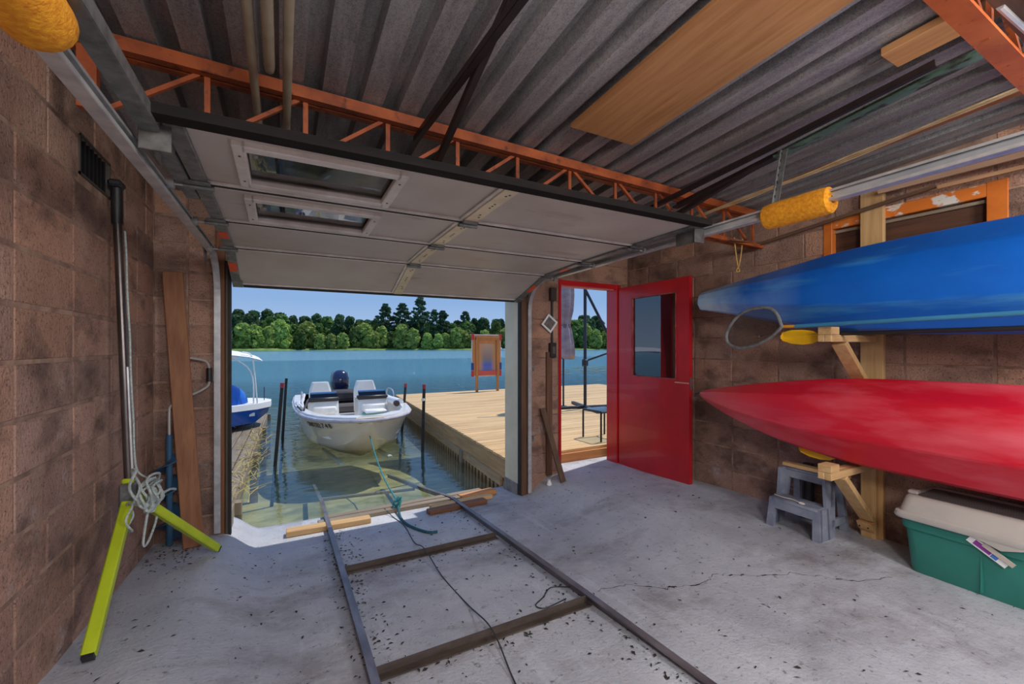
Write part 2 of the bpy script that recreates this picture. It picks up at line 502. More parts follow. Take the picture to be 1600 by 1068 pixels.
# concrete block walls: a mortar core with every block its own piece, standing a few millimetres proud
BM = {}
def block_mesh(l, h):
    k = (round(l, 2), round(h, 2))
    if k not in BM:
        BM[k] = MB().box(-0.015, -k[0] / 2 + 0.005, -k[1] / 2 + 0.005, 0.015, k[0] / 2 - 0.005, k[1] / 2 - 0.005, 0.006).mesh('concrete_block', BLOCK)
    return BM[k]

def blocks(wall, plane, face, joints, z0, pitch, nz, openings=(), top=None, rows_half=()):
    """face: '+x' '-x' '-y'; joints = sorted list along the wall; openings = (u0,u1,z0,z1)"""
    for k in range(nz):
        za, zb = z0 + k * pitch, z0 + (k + 1) * pitch
        js = list(joints)
        if k in rows_half: js = [joints[0]] + [(a + b) / 2 for a, b in zip(joints, joints[1:])] + [joints[-1]]
        for a, b in zip(js, js[1:]):
            segs = [(a, b)]
            for (u0, u1, q0, q1) in openings:
                if min(zb, q1) - max(za, q0) > 0.4 * (zb - za):
                    ns = []
                    for (c, d) in segs:
                        if d <= u0 or c >= u1: ns.append((c, d)); continue
                        if c < u0 - 0.05: ns.append((c, u0))
                        if d > u1 + 0.05: ns.append((u1, d))
                    segs = ns
            for (c, d) in segs:
                m = (c + d) / 2; zc = (za + zb) / 2; pr = random.uniform(-0.0015, 0.002)
                if top and zc > top(m) - 0.02: continue
                me = block_mesh(d - c, zb - za)
                if face == '+x': inst('concrete_block', me, (plane - 0.011 + pr, m, zc), (0, 0, 0), parent=wall)
                elif face == '-x': inst('concrete_block', me, (plane + 0.011 - pr, m, zc), (0, 0, math.pi), parent=wall)
                else: inst('concrete_block', me, (m, plane + 0.011 - pr, zc), (0, 0, -math.pi / 2), parent=wall)

def slab(x0, y0, z0, x1, y1, z1): return MB().box(x0, y0, z0, x1, y1, z1)

ztop = 2.95
VENT = (2.66, 3.06, 2.15, 2.34)
w = thing('wall_left', (LW, 1.0, 0), 'brown concrete block wall with pale efflorescence beside the tripod', None, kind='structure')
core = MB()
for (a, b, c, d) in ((BACK, VENT[0], -0.5, ztop), (VENT[1], FW + FT, -0.5, ztop), (VENT[0], VENT[1], -0.5, VENT[2]), (VENT[0], VENT[1], VENT[3], ztop)):
    core.box(LW - 0.2, a, c, LW, b, d)
core.build('mortar_bed', MORTAR, w)
jl = [2.12 + 0.475 * k for k in range(-7, 4)] + [FW + 0.0]
blocks(w, LW, '+x', jl, 1.303 - 0.2035 * 7, 0.2035, 14, openings=[VENT], top=lambda m: ceil_z(LW, m), rows_half=(11, 12, 3))

WIN = (0.86, 1.77, 1.6, 2.30)
w = thing('wall_right', (RW, 1.0, 0), 'brown concrete block wall behind the two kayaks', None, kind='structure')
core = MB()
for (a, b, c, d) in ((BACK, WIN[0], -0.5, ztop), (WIN[1], FW + FT, -0.5, ztop), (WIN[0], WIN[1], -0.5, WIN[2]), (WIN[0], WIN[1], WIN[3], ztop)):
    core.box(RW, a, c, RW + 0.2, b, d)
core.build('mortar_bed', MORTAR, w)
jr = [FW] + [2.565 + 0.42 * k for k in range(3, -10, -1)]
jr = sorted(set(round(q, 3) for q in jr if q <= FW))
blocks(w, RW, '-x', jr, 1.236 - 0.208 * 6, 0.208, 13, openings=[WIN], top=lambda m: ceil_z(RW, m), rows_half=(10,))

# front wall: stub on the left, pier between the openings, headers
GD = (-0.42, 2.30, -1, 2.02)          # garage opening
PD = (2.70, 3.60, -1, 2.10)           # door opening
w = thing('wall_front', (1.5, FW, 0), 'brown concrete block end wall pierced by the boat opening and the door', None, kind='structure')
core = MB()
core.box(LW, FW, -0.9, GD[0], FW + FT, ztop)
core.box(GD[1], FW, -0.9, PD[0], FW + FT, ztop)
core.box(PD[1], FW, -0.9, RW + .2, FW + FT, ztop)
core.box(GD[0], FW, GD[3], GD[1], FW + FT, ztop)
core.box(PD[0], FW, PD[3], PD[1], FW + FT, ztop)
core.box(PD[0], FW, -0.9, PD[1], FW + FT + 0.05, -0.1)
core.build('mortar_bed', MORTAR, w)
blocks(w, FW, '-y', [LW, -0.62, GD[0]], 1.303 - 0.2035 * 8, 0.2035, 14, top=lambda m: ceil_z(m, FW))
blocks(w, FW, '-y', [GD[1], PD[0]], 1.236 - 0.208 * 7, 0.208, 14, top=lambda m: ceil_z(m, FW))
blocks(w, FW, '-y', [PD[0], 3.12, RW], PD[3] + 0.01, 0.205, 2, top=lambda m: ceil_z(m, FW))

# gravel apron added behind the photographer to bounce light; rear left open for skylight
MB().box(-14, -30, -0.35, 16, BACK, 0.0).build('ground', M('gravel', (160, 152, 140), (122, 114, 104), (20, 20, 20), rough=0.95), kind='structure')

# ------------------------------------------------------------------ lake, bed, far shore
mb = MB(); mb.add([(-260, 4.41, WZ), (420, 4.41, WZ), (420, 260, WZ), (-260, 260, WZ)], [(0, 1, 2, 3)])
o = mb.build('lake', WATER, kind='structure', fix=False); o['label'] = 'rippled blue lake water in front of the slip'
mb = MB()
bed = [(4.41, -0.62), (6, -0.75), (8, -0.95), (11, -1.5), (16, -3.0), (26, -5.0), (60, -6)]
xs = [-60, -20, -8, -3, -1, 1, 3, 6, 12, 30, 90]
for (y, z) in bed:
    for x in xs: mb.v.append((x, y, z + 0.05 * math.sin(x * 1.7 + y)))
n = len(xs)
for j in range(len(bed) - 1):
    for i in range(n - 1): mb.f.append((j * n + i, j * n + i + 1, (j + 1) * n + i + 1, (j + 1) * n + i)); mb.m.append(0)
o = mb.build('lake_bed', M('silty_bed', (190, 176, 120), (146, 138, 90), (2.5, 2.5, 2.5), rough=0.95, c3=(104, 104, 66), s3=(1.1, 1.1, 1.1), lo3=0.5, hi3=0.68, bump=0.6, bscale=8.0), kind='structure', fix=False)
o['label'] = 'yellow green silt and weed under the shallow water'
mb = MB(); mb.add([(-260, 40, -6.2), (420, 40, -6.2), (420, 260, -6.2), (-260, 260, -6.2)], [(0, 1, 2, 3)])
mb.build('lake_bed_deep', M('deep_lake', (26, 62, 78), rough=0.9), kind='structure', fix=False)

def shore_y(x): return 196 - 0.26 * max(0, x - 60) + 6 * math.sin(x * 0.05) + 3 * math.sin(x * 0.17)
mb = MB(); xs = [-150 + 5 * i for i in range(90)]
prof = [(0, -0.5), (0.6, 0.15), (3, 0.5), (10, 1.6), (30, 4.5), (60, 7)]
for x in xs:
    for dy, z in prof: mb.v.append((x, shore_y(x) + dy, WZ + z))
n = len(prof)
for i in range(len(xs) - 1):
    for k in range(n - 1): mb.f.append((i * n + k, (i + 1) * n + k, (i + 1) * n + k + 1, i * n + k + 1)); mb.m.append(0)
o = mb.build('far_shore', M('shore_grass', (136, 158, 74), (84, 112, 48), (0.3, 0.3, 0.3), rough=0.9), kind='structure', fix=False)
o['label'] = 'low grassy bank along the opposite shore'

LEAF_A = mat_leaf('leaf_mid', (126, 152, 78), (90, 120, 64))
LEAF_B = mat_leaf('leaf_light', (182, 196, 104), (138, 164, 82))
LEAF_C = mat_leaf('leaf_dark', (92, 122, 76), (70, 100, 66))
NEEDLE = mat_leaf('needle', (84, 112, 80), (64, 92, 68), 0.15)
BARK = M('bark', (86, 72, 60), (60, 50, 42), (6, 6, 2), rough=0.95)

def leaf_quads(mb, c, r, n, size, rg, flat=1.0, up=0.25):
    for _ in range(n):
        d = Vector((rg.gauss(0, 1), rg.gauss(0, 1), rg.gauss(0, 1) + up)); d.normalize()
        rr = r * (0.72 + 0.34 * rg.random())
        p = Vector((c[0] + d.x * rr, c[1] + d.y * rr, c[2] + d.z * rr * flat))
        nn = (d * .8 + Vector((rg.uniform(-1, 1), rg.uniform(-1, 1), rg.uniform(-.6, 1)))).normalized()
        a = nn.cross(Vector((rg.random(), rg.random(), rg.random()))).normalized(); b = nn.cross(a)
        s1, s2 = size * rg.uniform(.6, 1.2), size * rg.uniform(.5, 1.0)
        mb.add([p - a * s1, p - b * s2, p + a * s1, p + b * s2], [(0, 1, 2, 3)])

def crown_mesh(seed, h, wd, mat, nclump=16, per=105):
    rg = random.Random(seed); mb = MB()
    for i in range(nclump):
        t = i / (nclump - 1)
        z = h * (0.08 + 0.84 * t)
        env = wd * math.sin(math.pi * min(0.97, 0.18 + 0.78 * (1 - (1 - t) ** 1.0) * 0.98)) ** 0.6
        env *= (1.0 if t < 0.55 else 1.0 - 0.55 * (t - 0.55) / 0.45)
        q = i * 2.4 + rg.uniform(-.5, .5); rr = env * rg.uniform(0.25, 0.62)
        leaf_quads(mb, (rr * math.cos(q), rr * math.sin(q), z), wd * rg.uniform(0.24, 0.42), per, 0.95, rg, 0.85)
    return mb.mesh('foliage', mat, fix=False)

def pine_mesh(seed, h, wd):
    rg = random.Random(seed); mb = MB()
    for i in range(22):
        t = i / 21; z = h * (0.18 + 0.80 * t); L = wd * (1 - t) ** 0.7 * rg.uniform(0.6, 1.15) + 0.5
        q = rg.uniform(0, 6.28)
        for k in range(2):
            q2 = q + k * 3.0 + rg.uniform(-.5, .5)
            for s_ in (0.45, 0.8, 1.0):
                c = (L * s_ * math.cos(q2), L * s_ * math.sin(q2), z + 0.5 * s_)
                leaf_quads(mb, c, 0.8 + 0.5 * (1 - t), 14, 0.6, rg, 0.45, 0.6)
    return mb.mesh('foliage', NEEDLE, fix=False)

def trunk_mesh(h, r):
    mb = MB(); mb.tube([(0, 0, -0.6), (0.1, 0, h * 0.3), (0, 0.1, h * 0.62), (0.05, 0, h * 0.86)], [r, r * .8, r * .5, r * .2], 7)
    return mb.mesh('trunk', BARK, smooth=True)

TREES = {}
for i in range(3):
    TREES['mid%d' % i] = (crown_mesh(10 + i, 15, 6.4, LEAF_A, 22, 110), trunk_mesh(15, .3))
    TREES['dark%d' % i] = (crown_mesh(20 + i, 16, 6.0, LEAF_C, 22, 110), trunk_mesh(16, .3))
    TREES['light%d' % i] = (crown_mesh(30 + i, 9.5, 5.0, LEAF_B, 16, 105), trunk_mesh(9.5, .2))
    TREES['pine%d' % i] = (pine_mesh(40 + i, 19, 6.0), trunk_mesh(19, .3))

def tree(kind, x, dy, sc, label, group):
    fm, tm = TREES[kind]
    y = shore_y(x) + dy; z = WZ + lerp_tab([(p[0], p[1]) for p in prof], dy)[0]
    e = thing({'m': 'broadleaf_tree', 'd': 'dark_tree', 'l': 'shoreline_tree', 'p': 'tall_pine'}[kind[0]], (x, y, z), label, 'tree', group)
    e.rotation_euler = (0, 0, random.uniform(0, 6.28)); s_ = sc * random.uniform(0.86, 1.1); e.scale = (s_ * random.uniform(.92, 1.1), s_ * random.uniform(.92, 1.1), s_)
    for nm, me in (('foliage', fm), ('trunk', tm)):
        o = bpy.data.objects.new(nm, me); col.objects.link(o); o.parent = e
LB = {'m': 'mid green broadleaf tree in the wood across the lake', 'd': 'dark green broadleaf tree in the back row across the lake', 'l': 'pale yellow green small tree at the far waterline'}
GP = {'m': 'broadleaf trees across the lake', 'd': 'dark trees across the lake', 'l': 'small trees along the far waterline'}
rt = random.Random(3)
x = -62.0
while x < 190:                                   # front row of low pale trees
    if x < 112 or x > 132:
        k = rt.choice('lllm'); tree('%s%d' % ({'l': 'light', 'm': 'mid'}[k], rt.randrange(3)), x, rt.uniform(3, 9), rt.uniform(.55, 1.15) if k == 'l' else rt.uniform(.45, .75), LB[k], GP[k])
    x += rt.uniform(3.4, 5.4)
x = -64.0
while x < 196:                                   # back row
    if x < 116 or x > 130:
        k = rt.choice('mmd'); hh = 0.80 if x < 50 else (0.72 if x < 120 else .92)
        tree('%s%d' % ({'m': 'mid', 'd': 'dark'}[k], rt.randrange(3)), x, rt.uniform(13, 19), hh * rt.uniform(.86, 1.08), LB[k], GP[k])
    x += rt.uniform(3.6, 5.2)
x = -61.0
while x < 192:
    if x < 114 or x > 131:
        k = 'd'; hh = 0.84 if x < 50 else (0.74 if x < 120 else .95)
        tree('dark%d' % rt.randrange(3), x, rt.uniform(24, 30), hh * rt.uniform(.86, 1.05), LB[k], GP[k])
    x += rt.uniform(4.0, 5.8)
for px_, sc, lab in ((45.5, 1.0, 'tall ragged pine, leftmost of the group rising above the far treeline'), (53, .98, 'tall ragged pine in the left half of the group above the far treeline'),
                     (60.5, 1.12, 'tallest ragged pine of the group above the far treeline'), (66.5, 1.0, 'tall ragged pine just right of the tallest one across the lake'),
                     (70.5, .98, 'slim tall pine at the right of the group above the far treeline'), (82, .95, 'lone narrow pine standing right of the pine group across the lake'),
                     (108, .88, 'dark pine rising above the treeline just left of the cream post')):
    tree('pine%d' % (int(px_) % 3), px_, 15, sc, lab, 'tall pines across the lake')

# moored white boats far across the lake
def far_boat(x, dy, L, lab):
    e = thing('moored_boat', (x, shore_y(x) - dy, WZ), lab, 'boat', 'white boats at the far shore')
    y = shore_y(x) - dy
    MB().loft([[(x - L / 2, y - .6, WZ + .5), (x - L / 2, y + .6, WZ + .5), (x - L / 2 + .2, y + .4, WZ - .1), (x - L / 2 + .2, y - .4, WZ - .1)],
               [(x + L / 4, y - .7, WZ + .55), (x + L / 4, y + .7, WZ + .55), (x + L / 4, y + .5, WZ - .1), (x + L / 4, y - .5, WZ - .1)],
               [(x + L / 2, y - .05, WZ + .7), (x + L / 2, y + .05, WZ + .7), (x + L / 2 - .3, y + .04, WZ), (x + L / 2 - .3, y - .04, WZ)]]).build('hull', WHITE, e)
    MB().box(x - L * .2, y - .45, WZ + .5, x + L * .1, y + .45, WZ + 1.1, .1).build('cabin', WHITE, e)
far_boat(83.5, 3, 5.0, 'small white boat moored at the far shore, left one')
far_boat(90.0, 4, 7.0, 'long white boat moored at the far shore left of the sign')

# ------------------------------------------------------------------ docks and what stands outside
DZ = 0.10                                        # deck top
DL0, DL1 = Vector((2.24, 4.27)), Vector((2.62, 11.2))      # water-side edge of the new deck
def deck_left(y): return DL0.x + (DL1.x - DL0.x) * (y - DL0.y) / (DL1.y - DL0.y)
deck = thing('wooden_deck', (4.5, 4.3, WZ), 'new yellow pine deck with plank top beside the boat slip', 'deck')
y = 4.30; bw = 0.138
me_deck = MB().box(0, 0, -0.038, 1, bw - 0.007, 0, 0.004).mesh('board', DECKW)
while y < 11.2:
    x0 = deck_left(y + bw / 2) - 0.015
    o = inst('board', me_deck, (x0, y, DZ + random.uniform(-.002, .002)), (0, 0, 0), (9.4 - x0, 1, 1), deck)
    y += bw
def side(y, off=0.0): return (deck_left(y) + off, y)
for (ya, yb) in ((4.28, 6.85), (6.86, 9.4), (9.41, 11.24)):
    MB().beam((*side(ya), DZ - .038 - .10), (*side(yb), DZ - .038 - .10), 0.04, 0.2, ch=.003).build('fascia_board', FASCIA, deck)
for (ya, yb) in ((4.42, 5.6), (5.61, 8.4), (8.41, 11.24)):
    MB().beam((*side(ya, -.012), DZ - .24 - .05), (*side(yb, -.012), DZ - .24 - .05), 0.05, 0.11, ch=.003).build('lower_rail', wood('grey_fascia', (184, 156, 120), (150, 122, 90), 'y'), deck)
y = 4.34; k = 0
me_sl = MB().box(-.02, -.028, -.75, .02, .028, -.18, .003).mesh('crib_slat', wood('crib_lumber', (176, 146, 112), (130, 104, 78), 'z'))
while y < 11.1:
    inst('crib_slat', me_sl, (*side(y, .0), DZ - .10), (0, 0, random.uniform(-.05, .05)), (1, 1, 1), deck); y += 0.125
for y in (5.75, 8.1, 10.9):
    MB().box(*side(y, -.06), -1.1, side(y)[0] + .04, y + .1, DZ - .24).build('pile', OLDW('z'), deck)
MB().box(2.66, 4.262, DZ - .215, 9.4, 4.298, DZ - .036, .004).build('front_fascia', wood('orange_fascia', (216, 150, 92), (186, 120, 66), 'x'), deck)
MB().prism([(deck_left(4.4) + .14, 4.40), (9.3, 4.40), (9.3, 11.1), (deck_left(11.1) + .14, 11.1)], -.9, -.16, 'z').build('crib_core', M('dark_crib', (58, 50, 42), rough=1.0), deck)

# sign on the deck, seen from behind
sg = thing('wooden_sign', (5.2, 11.0, DZ), 'wooden A-frame sign with orange board and blurred poster on the deck', 'sign')
sx, sy = 4.72, 10.95
def sgx(px): return sx + (px - 752) * 0.0186
WS = wood('sign_wood', (206, 142, 78), (176, 112, 54), 'z')
for q in (0.02, 0.66):
    MB().box(sx + q, sy, DZ, sx + q + .07, sy + .045, DZ + 1.50, .004).build('post', WS, sg)
MB().box(sx - .06, sy + .05, DZ + .44, sx + .81, sy + .075, DZ + 1.58, .003).build('panel', M('sign_orange', (216, 150, 92), (200, 132, 76), (4, 4, 1), rough=.6), sg)
MB().box(sx - .08, sy + .08, DZ + .42, sx + .83, sy + .095, DZ + 1.60).build('backing_sheet', WHITE, sg)
pg = G('blurred_poster'); co = pg.n('TexCoord').outputs['Generated']
sp = pg.n('SeparateXYZ', Vector=co)
cr = pg.n('ValToRGB'); pg.l(sp.outputs['Z'], cr.inputs[0]); e = cr.color_ramp.elements
e[0].position = 0; e[0].color = srgb(108, 120, 186); e[1].position = 1; e[1].color = srgb(206, 160, 126)
for p, c in ((.22, (84, 108, 190)), (.34, (120, 124, 150)), (.5, (150, 130, 118)), (.75, (176, 150, 130))):
    q = e.new(p); q.color = srgb(*c)
gx = pg.rng(pg.mul(pg.mul(sp.outputs['X'], -.5, 'ADD'), 0, 'ADD'), -.5, .5)
ed = pg.n('Math', operation='PINGPONG'); pg.l(sp.outputs['X'], ed.inputs[0]); ed.inputs[1].default_value = .5
cc = pg.mix(pg.rng(ed.outputs[0], 0, .32), srgb(212, 150, 96), cr.outputs[0]); pg.l(cc, pg.b.inputs['Base Color'])
MB().box(sx + .13, sy + .043, DZ + .58, sx + .64, sy + .0505, DZ + 1.34).build('poster', pg.m, sg)
MB().box(sx + .02, sy - .01, DZ + 1.44, sx + .73, sy + .05, DZ + 1.53, .004).build('top_rail', WS, sg)
REDP = M('sign_red', (206, 52, 52), rough=.5); BLUEP = M('sign_blue', (48, 66, 140), rough=.5)
MB().box(sx + .085, sy + .02, DZ + .45, sx + .66, sy + .05, DZ + .58).build('red_band', M('sign_salmon', (214, 92, 74), rough=.5), sg)
for q in (-.085, .775):
    MB().box(sx + q, sy + .04, DZ + 1.44, sx + q + .065, sy + .1, DZ + 1.62).build('red_corner', REDP, sg)
    MB().box(sx + q, sy + .045, DZ + .60, sx + q + .06, sy + .1, DZ + .80).build('blue_stripe', BLUEP, sg)
    MB().box(sx + q, sy + .045, DZ + .42, sx + q + .06, sy + .1, DZ + .58).build('red_stripe', REDP, sg)

# offset patio umbrella, folded
NAVY = M('umbrella_metal', (58, 62, 74), (44, 48, 58), (8, 8, 8), rough=.4, metal=.3)
um = thing('patio_umbrella', (5.45, 7.0, DZ), 'folded mauve offset umbrella on a dark crank mast on the deck', 'umbrella')
mx_, my_ = 5.46, 7.02
MB().cyl((mx_, my_, DZ), (mx_, my_, DZ + 2.50), .032, 12).build('mast', NAVY, um, smooth=True)
b_ = MB(); b_.beam((mx_ - .75, my_ + .15, DZ + .03), (mx_ + .75, my_ - .15, DZ + .03), .07, .05, ch=.006).beam((mx_ - .2, my_ - .7, DZ + .03), (mx_ + .2, my_ + .7, DZ + .03), .07, .05, ch=.006)
b_.build('cross_base', NAVY, um)
pa, pb = Vector((mx_ + .58, my_ - .27, DZ + 1.18)), Vector((mx_ - .75, my_ + .38, DZ + 3.35))
top = Vector((mx_ - .04, my_ + .02, DZ + 2.52))
MB().tube([pa, top, pb], .028, 10).build('boom', NAVY, um, smooth=True)
MB().cyl(pa, (mx_, my_, DZ + .96), .02, 8).build('strut', NAVY, um, smooth=True)
MB().box(mx_ + .53, my_ - .33, DZ + 1.08, mx_ + .65, my_ - .21, DZ + 1.24, .02).build('crank_joint', NAVY, um)
MB().box(mx_ - .05, my_ - .06, DZ + .86, mx_ + .05, my_ + .06, DZ + 1.0, .02).build('crank_housing', NAVY, um)
MB().tube([(mx_ - .07, my_ - .05, DZ + .99), (mx_ - .11, my_ - .06, DZ + .97), (mx_ - .11, my_ - .06, DZ + .86)], .01, 6).build('crank_handle', NAVY, um)
cxu, cyu = 5.16, 7.36                                 # hanging folded canopy
rings = []
for (z, r) in ((3.35, .05), (3.1, .17), (2.75, .20), (2.3, .21), (2.0, .19), (1.82, .15), (1.70, .13), (1.60, .16), (1.35, .20), (1.15, .22), (1.06, .22)):
    ring = []
    for k in range(48):
        q = 2 * math.pi * k / 48
        rr = r * (1 + .16 * math.sin(8 * q + z * .9) + .05 * math.sin(3 * q))
        dzz = (.07 * math.sin(4 * q) if z < 1.1 else 0)
        ring.append((cxu + rr * math.cos(q), cyu + rr * math.sin(q), DZ + z + dzz))
    rings.append(ring)
cn = MB(); cn.loft(rings); cn.build('canopy', M('mauve_canvas', (176, 160, 164), (146, 130, 138), (3, 3, 8), rough=.85, bump=.2), um, smooth=True)
MB().lathe([(.135, 1.64), (.15, 1.66), (.15, 1.70), (.135, 1.72)], (cxu, cyu, DZ), 20).build('tie_strap', M('canvas_strap', (112, 98, 106), rough=.85), um, smooth=True)
MB().cyl((cxu, cyu, DZ + .02), (cxu, cyu, DZ + 3.3), .02, 10).build('canopy_pole', NAVY, um, smooth=True)
MB().box(cxu - .05, cyu - .05, DZ, cxu + .05, cyu + .05, DZ + .03).build('pole_foot', NAVY, um)

# low side table with glass top
tb = thing('side_table', (4.15, 4.7, DZ), 'low black metal side table with glass top outside the red door', 'table')
TX0, TX1, TY0, TY1, TZ = 3.70, 4.08, 4.42, 4.80, DZ + .40
for (xa, ya) in ((TX0, TY0), (TX1, TY0), (TX0, TY1), (TX1, TY1)):
    MB().tube([(xa, ya, DZ), (xa, ya, TZ - .02)], .013, 8).build('leg', BLACK, tb, smooth=True)
fr = MB()
for a, b in (((TX0, TY0), (TX1, TY0)), ((TX1, TY0), (TX1, TY1)), ((TX1, TY1), (TX0, TY1)), ((TX0, TY1), (TX0, TY0))): fr.cyl((*a, TZ - .012), (*b, TZ - .012), .014, 8)
fr.build('top_frame', BLACK, tb, smooth=True)
MB().box(TX0 + .01, TY0 + .01, TZ - .004, TX1 - .01, TY1 - .01, TZ + .004).build('glass_top', mat_glass('table_glass', (.85, .92, .95), 1.5), tb)

# old dock on the left with planks running out
od = thing('old_dock', (-1.2, 4.8, WZ), 'weathered grey plank dock left of the slip under the pedal boat', 'dock')
def ody(y): return 0.02 * (y - 4.7)
x = -2.6; ODZ = -0.14
while x < -.45:
    wdt = .16 if x < -.95 else .135
    MB().beam((x + wdt / 2, 4.45, ODZ - .02), (x + wdt / 2 + .13, 11.4 + random.uniform(-.15, .15), ODZ - .02), wdt - .012, .04, ch=.004).build('plank', OLDW('y'), od)
    x += wdt
MB().beam((-.44, 4.5, ODZ - .12), (-.31, 11.3, ODZ - .12), .04, .16).build('edge_beam', OLDW('y'), od)
for y in (5.0, 7.2, 9.4, 11.2): MB().box(-.46 + ody(y), y, -1.2, -.36 + ody(y), y + .1, ODZ - .04).build('pile', OLDW('z'), od)
st = MB(); rs = random.Random(5)
for _ in range(150):
    yy = rs.uniform(5.0, 9.0); xx = -.40 + ody(yy) + rs.uniform(-.14, .10); z0 = ODZ + .004 if xx < -.36 + ody(yy) else WZ + .01
    a = rs.uniform(-1.2, 1.2); L = rs.uniform(.08, .28)
    st.beam((xx, yy, z0 + .006), (xx + L * math.sin(a), yy + L * math.cos(a), z0 + rs.uniform(.005, .05)), .006, .003)
st.build('dry_reeds', M('straw', (196, 176, 104), (160, 140, 70), (9, 9, 9), rough=.9), label='loose yellow dry reeds lying along the old dock edge', cat='reeds', kind='stuff')

# pedal boat on the old dock
PBL = M('pedal_blue', (28, 104, 206), (22, 88, 186), (2, 2, 2), rough=.25, coat=.4)
pbx, pby, prot = -1.30, 9.35, R(24)
pb_e = thing('pedal_boat', (pbx, pby, ODZ), 'blue pedal boat with white canopy on the old dock', 'boat')
cR, sR = math.cos(prot), math.sin(prot)
def PB(u, v, z): return (pbx + u * cR - v * sR, pby + u * sR + v * cR, ODZ + z)
tab = [(-1.2, .55, .30), (-.9, .68, .05), (0, .72, 0), (.7, .62, .06), (1.0, .42, .2), (1.15, .1, .33)]
rings = []
for u, hw, zb in tab:
    rings.append([PB(u, -hw, .36), PB(u, -hw * .86, max(zb + .05, .08) if zb < .3 else zb), PB(u, -hw * .6, zb), PB(u, hw * .6, zb), PB(u, hw * .86, max(zb + .05, .08) if zb < .3 else zb), PB(u, hw, .36)])
MB().loft(rings).build('hull', PBL, pb_e, smooth=True)
rings = []
for u, hw, zb in tab:
    rings.append([PB(u * 1.02, -hw * 1.04, .36), PB(u * 1.02, -hw * 1.02, .46), PB(u * .97, -hw * .78, .47), PB(u * .97, hw * .78, .47), PB(u * 1.02, hw * 1.02, .46), PB(u * 1.02, hw * 1.04, .36)])
MB().loft(rings).build('rim', WHITE, pb_e, smooth=True)
for v in (-.32, .32):
    rings = []
    for t in range(7):
        q = t / 6 * math.pi / 2; r_ = .33 * math.cos(q) + .001; rings.append([PB(.25 + r_ * 1.25 * math.cos(k / 16 * 6.283), v + r_ * math.sin(k / 16 * 6.283) * .9, .45 + .40 * math.sin(q)) for k in range(16)])
    MB().loft(rings).build('seat', PBL, pb_e, smooth=True)
for v in (-.6, .6):
    for (ua, ub) in ((.72, .62), (.66, .25)):
        MB().tube(crv([PB(ua, v, .46), PB(ua - .05, v, 1.05), PB(ub, v, 1.34), PB(ub - .15, v, 1.40)], 5), .013, 8).build('canopy_pole', WHITE, pb_e, smooth=True)
cv = MB(); cs = []
for i in range(9):
    t = i / 8; u = -1.0 + 1.78 * t
    cs.append([PB(u, -.68 + 1.36 * k / 8, 1.20 + .17 * max(0.0, math.sin(math.pi * (.12 + t * .86))) ** .5 + .11 * max(0.0, math.sin(math.pi * k / 8)) ** .7) for k in range(9)])
cv.loft(cs, closed=False); cs2 = [[(p[0], p[1], p[2] - .012) for p in r] for r in cs]; cv.loft(cs2, closed=False)
cv.build('canopy', M('white_canvas', (232, 232, 236), rough=.8), pb_e, smooth=True, fix=False)
MB().cyl(PB(.98, -.25, .46), PB(.98, -.25, .72), .008, 6).build('rod', BLACK, pb_e)
MB().box(-.015, -.002, -.03, .015, .002, .03, 0, Matrix.Translation(PB(.63, -.605, .27)) @ Euler((0, 0, prot)).to_matrix().to_4x4() @ Matrix.Scale(3, 4, (1, 0, 0))).build('sticker', WHITE, pb_e)

# mooring poles
for nm, b0, t0, tip, lab in (('a', (-.085, 6.83), (.003, 6.83, .83), True, 'black mooring pole with red tip nearest the old dock'),
                             ('b', (.008, 8.82), (.07, 8.82, .78), False, 'plain black mooring pole further out left of the motorboat'),
                             ('c', (2.05, 8.34), (2.12, 8.34, .62), True, 'red tipped black pole between motorboat and deck, further one'),
                             ('d', (1.96, 6.65), (1.985, 6.65, .74), True, 'red tipped black pole in front of the deck, nearer one')):
    e = thing('mooring_pole', (b0[0], b0[1], WZ), lab, 'pole', 'mooring poles around the slip')
    p0 = Vector((b0[0], b0[1], WZ)); p1 = Vector(t0); p00 = p0 + (p0 - p1).normalized() * .75
    MB().cyl(p00, p1, .024, 10).build('pipe', RUBBER, e, smooth=True)
    if tip: MB().cyl(p1 - (p1 - p0).normalized() * .05, p1 + Vector((0, 0, .02)), .028, 10).build('red_cap', M('maroon_cap', (150, 44, 56), rough=.5), e, smooth=True)
    if nm == 'd': MB().lathe([(.027, .50), (.031, .51), (.031, .53), (.027, .54)], (p0.x + .01, p0.y, 0), 10).build('rope_ring', WHITE, e)

# lily pads out on the lake to the right
lp = MB(); rl = random.Random(9)
for _ in range(900):
    a = rl.gauss(0, 1); b = rl.gauss(0, 1)
    xx, yy = 24 + a * 4.5, 23 + b * 2.6 - .5 * a
    r_ = rl.uniform(.08, .2); q0 = rl.uniform(0, 6)
    lp.add([(xx + r_ * math.cos(q0 + k * 1.05), yy + r_ * math.sin(q0 + k * 1.05), WZ + .015 + rl.uniform(0, .01)) for k in range(6)], [(0, 1, 2, 3, 4, 5)])
lp.build('lily_pads', M('lily_green', (128, 136, 84), (92, 104, 66), (1, 1, 1), rough=.4), label='floating lily pads on the lake seen through the red doorway', cat='lily pads', kind='stuff', fix=False)

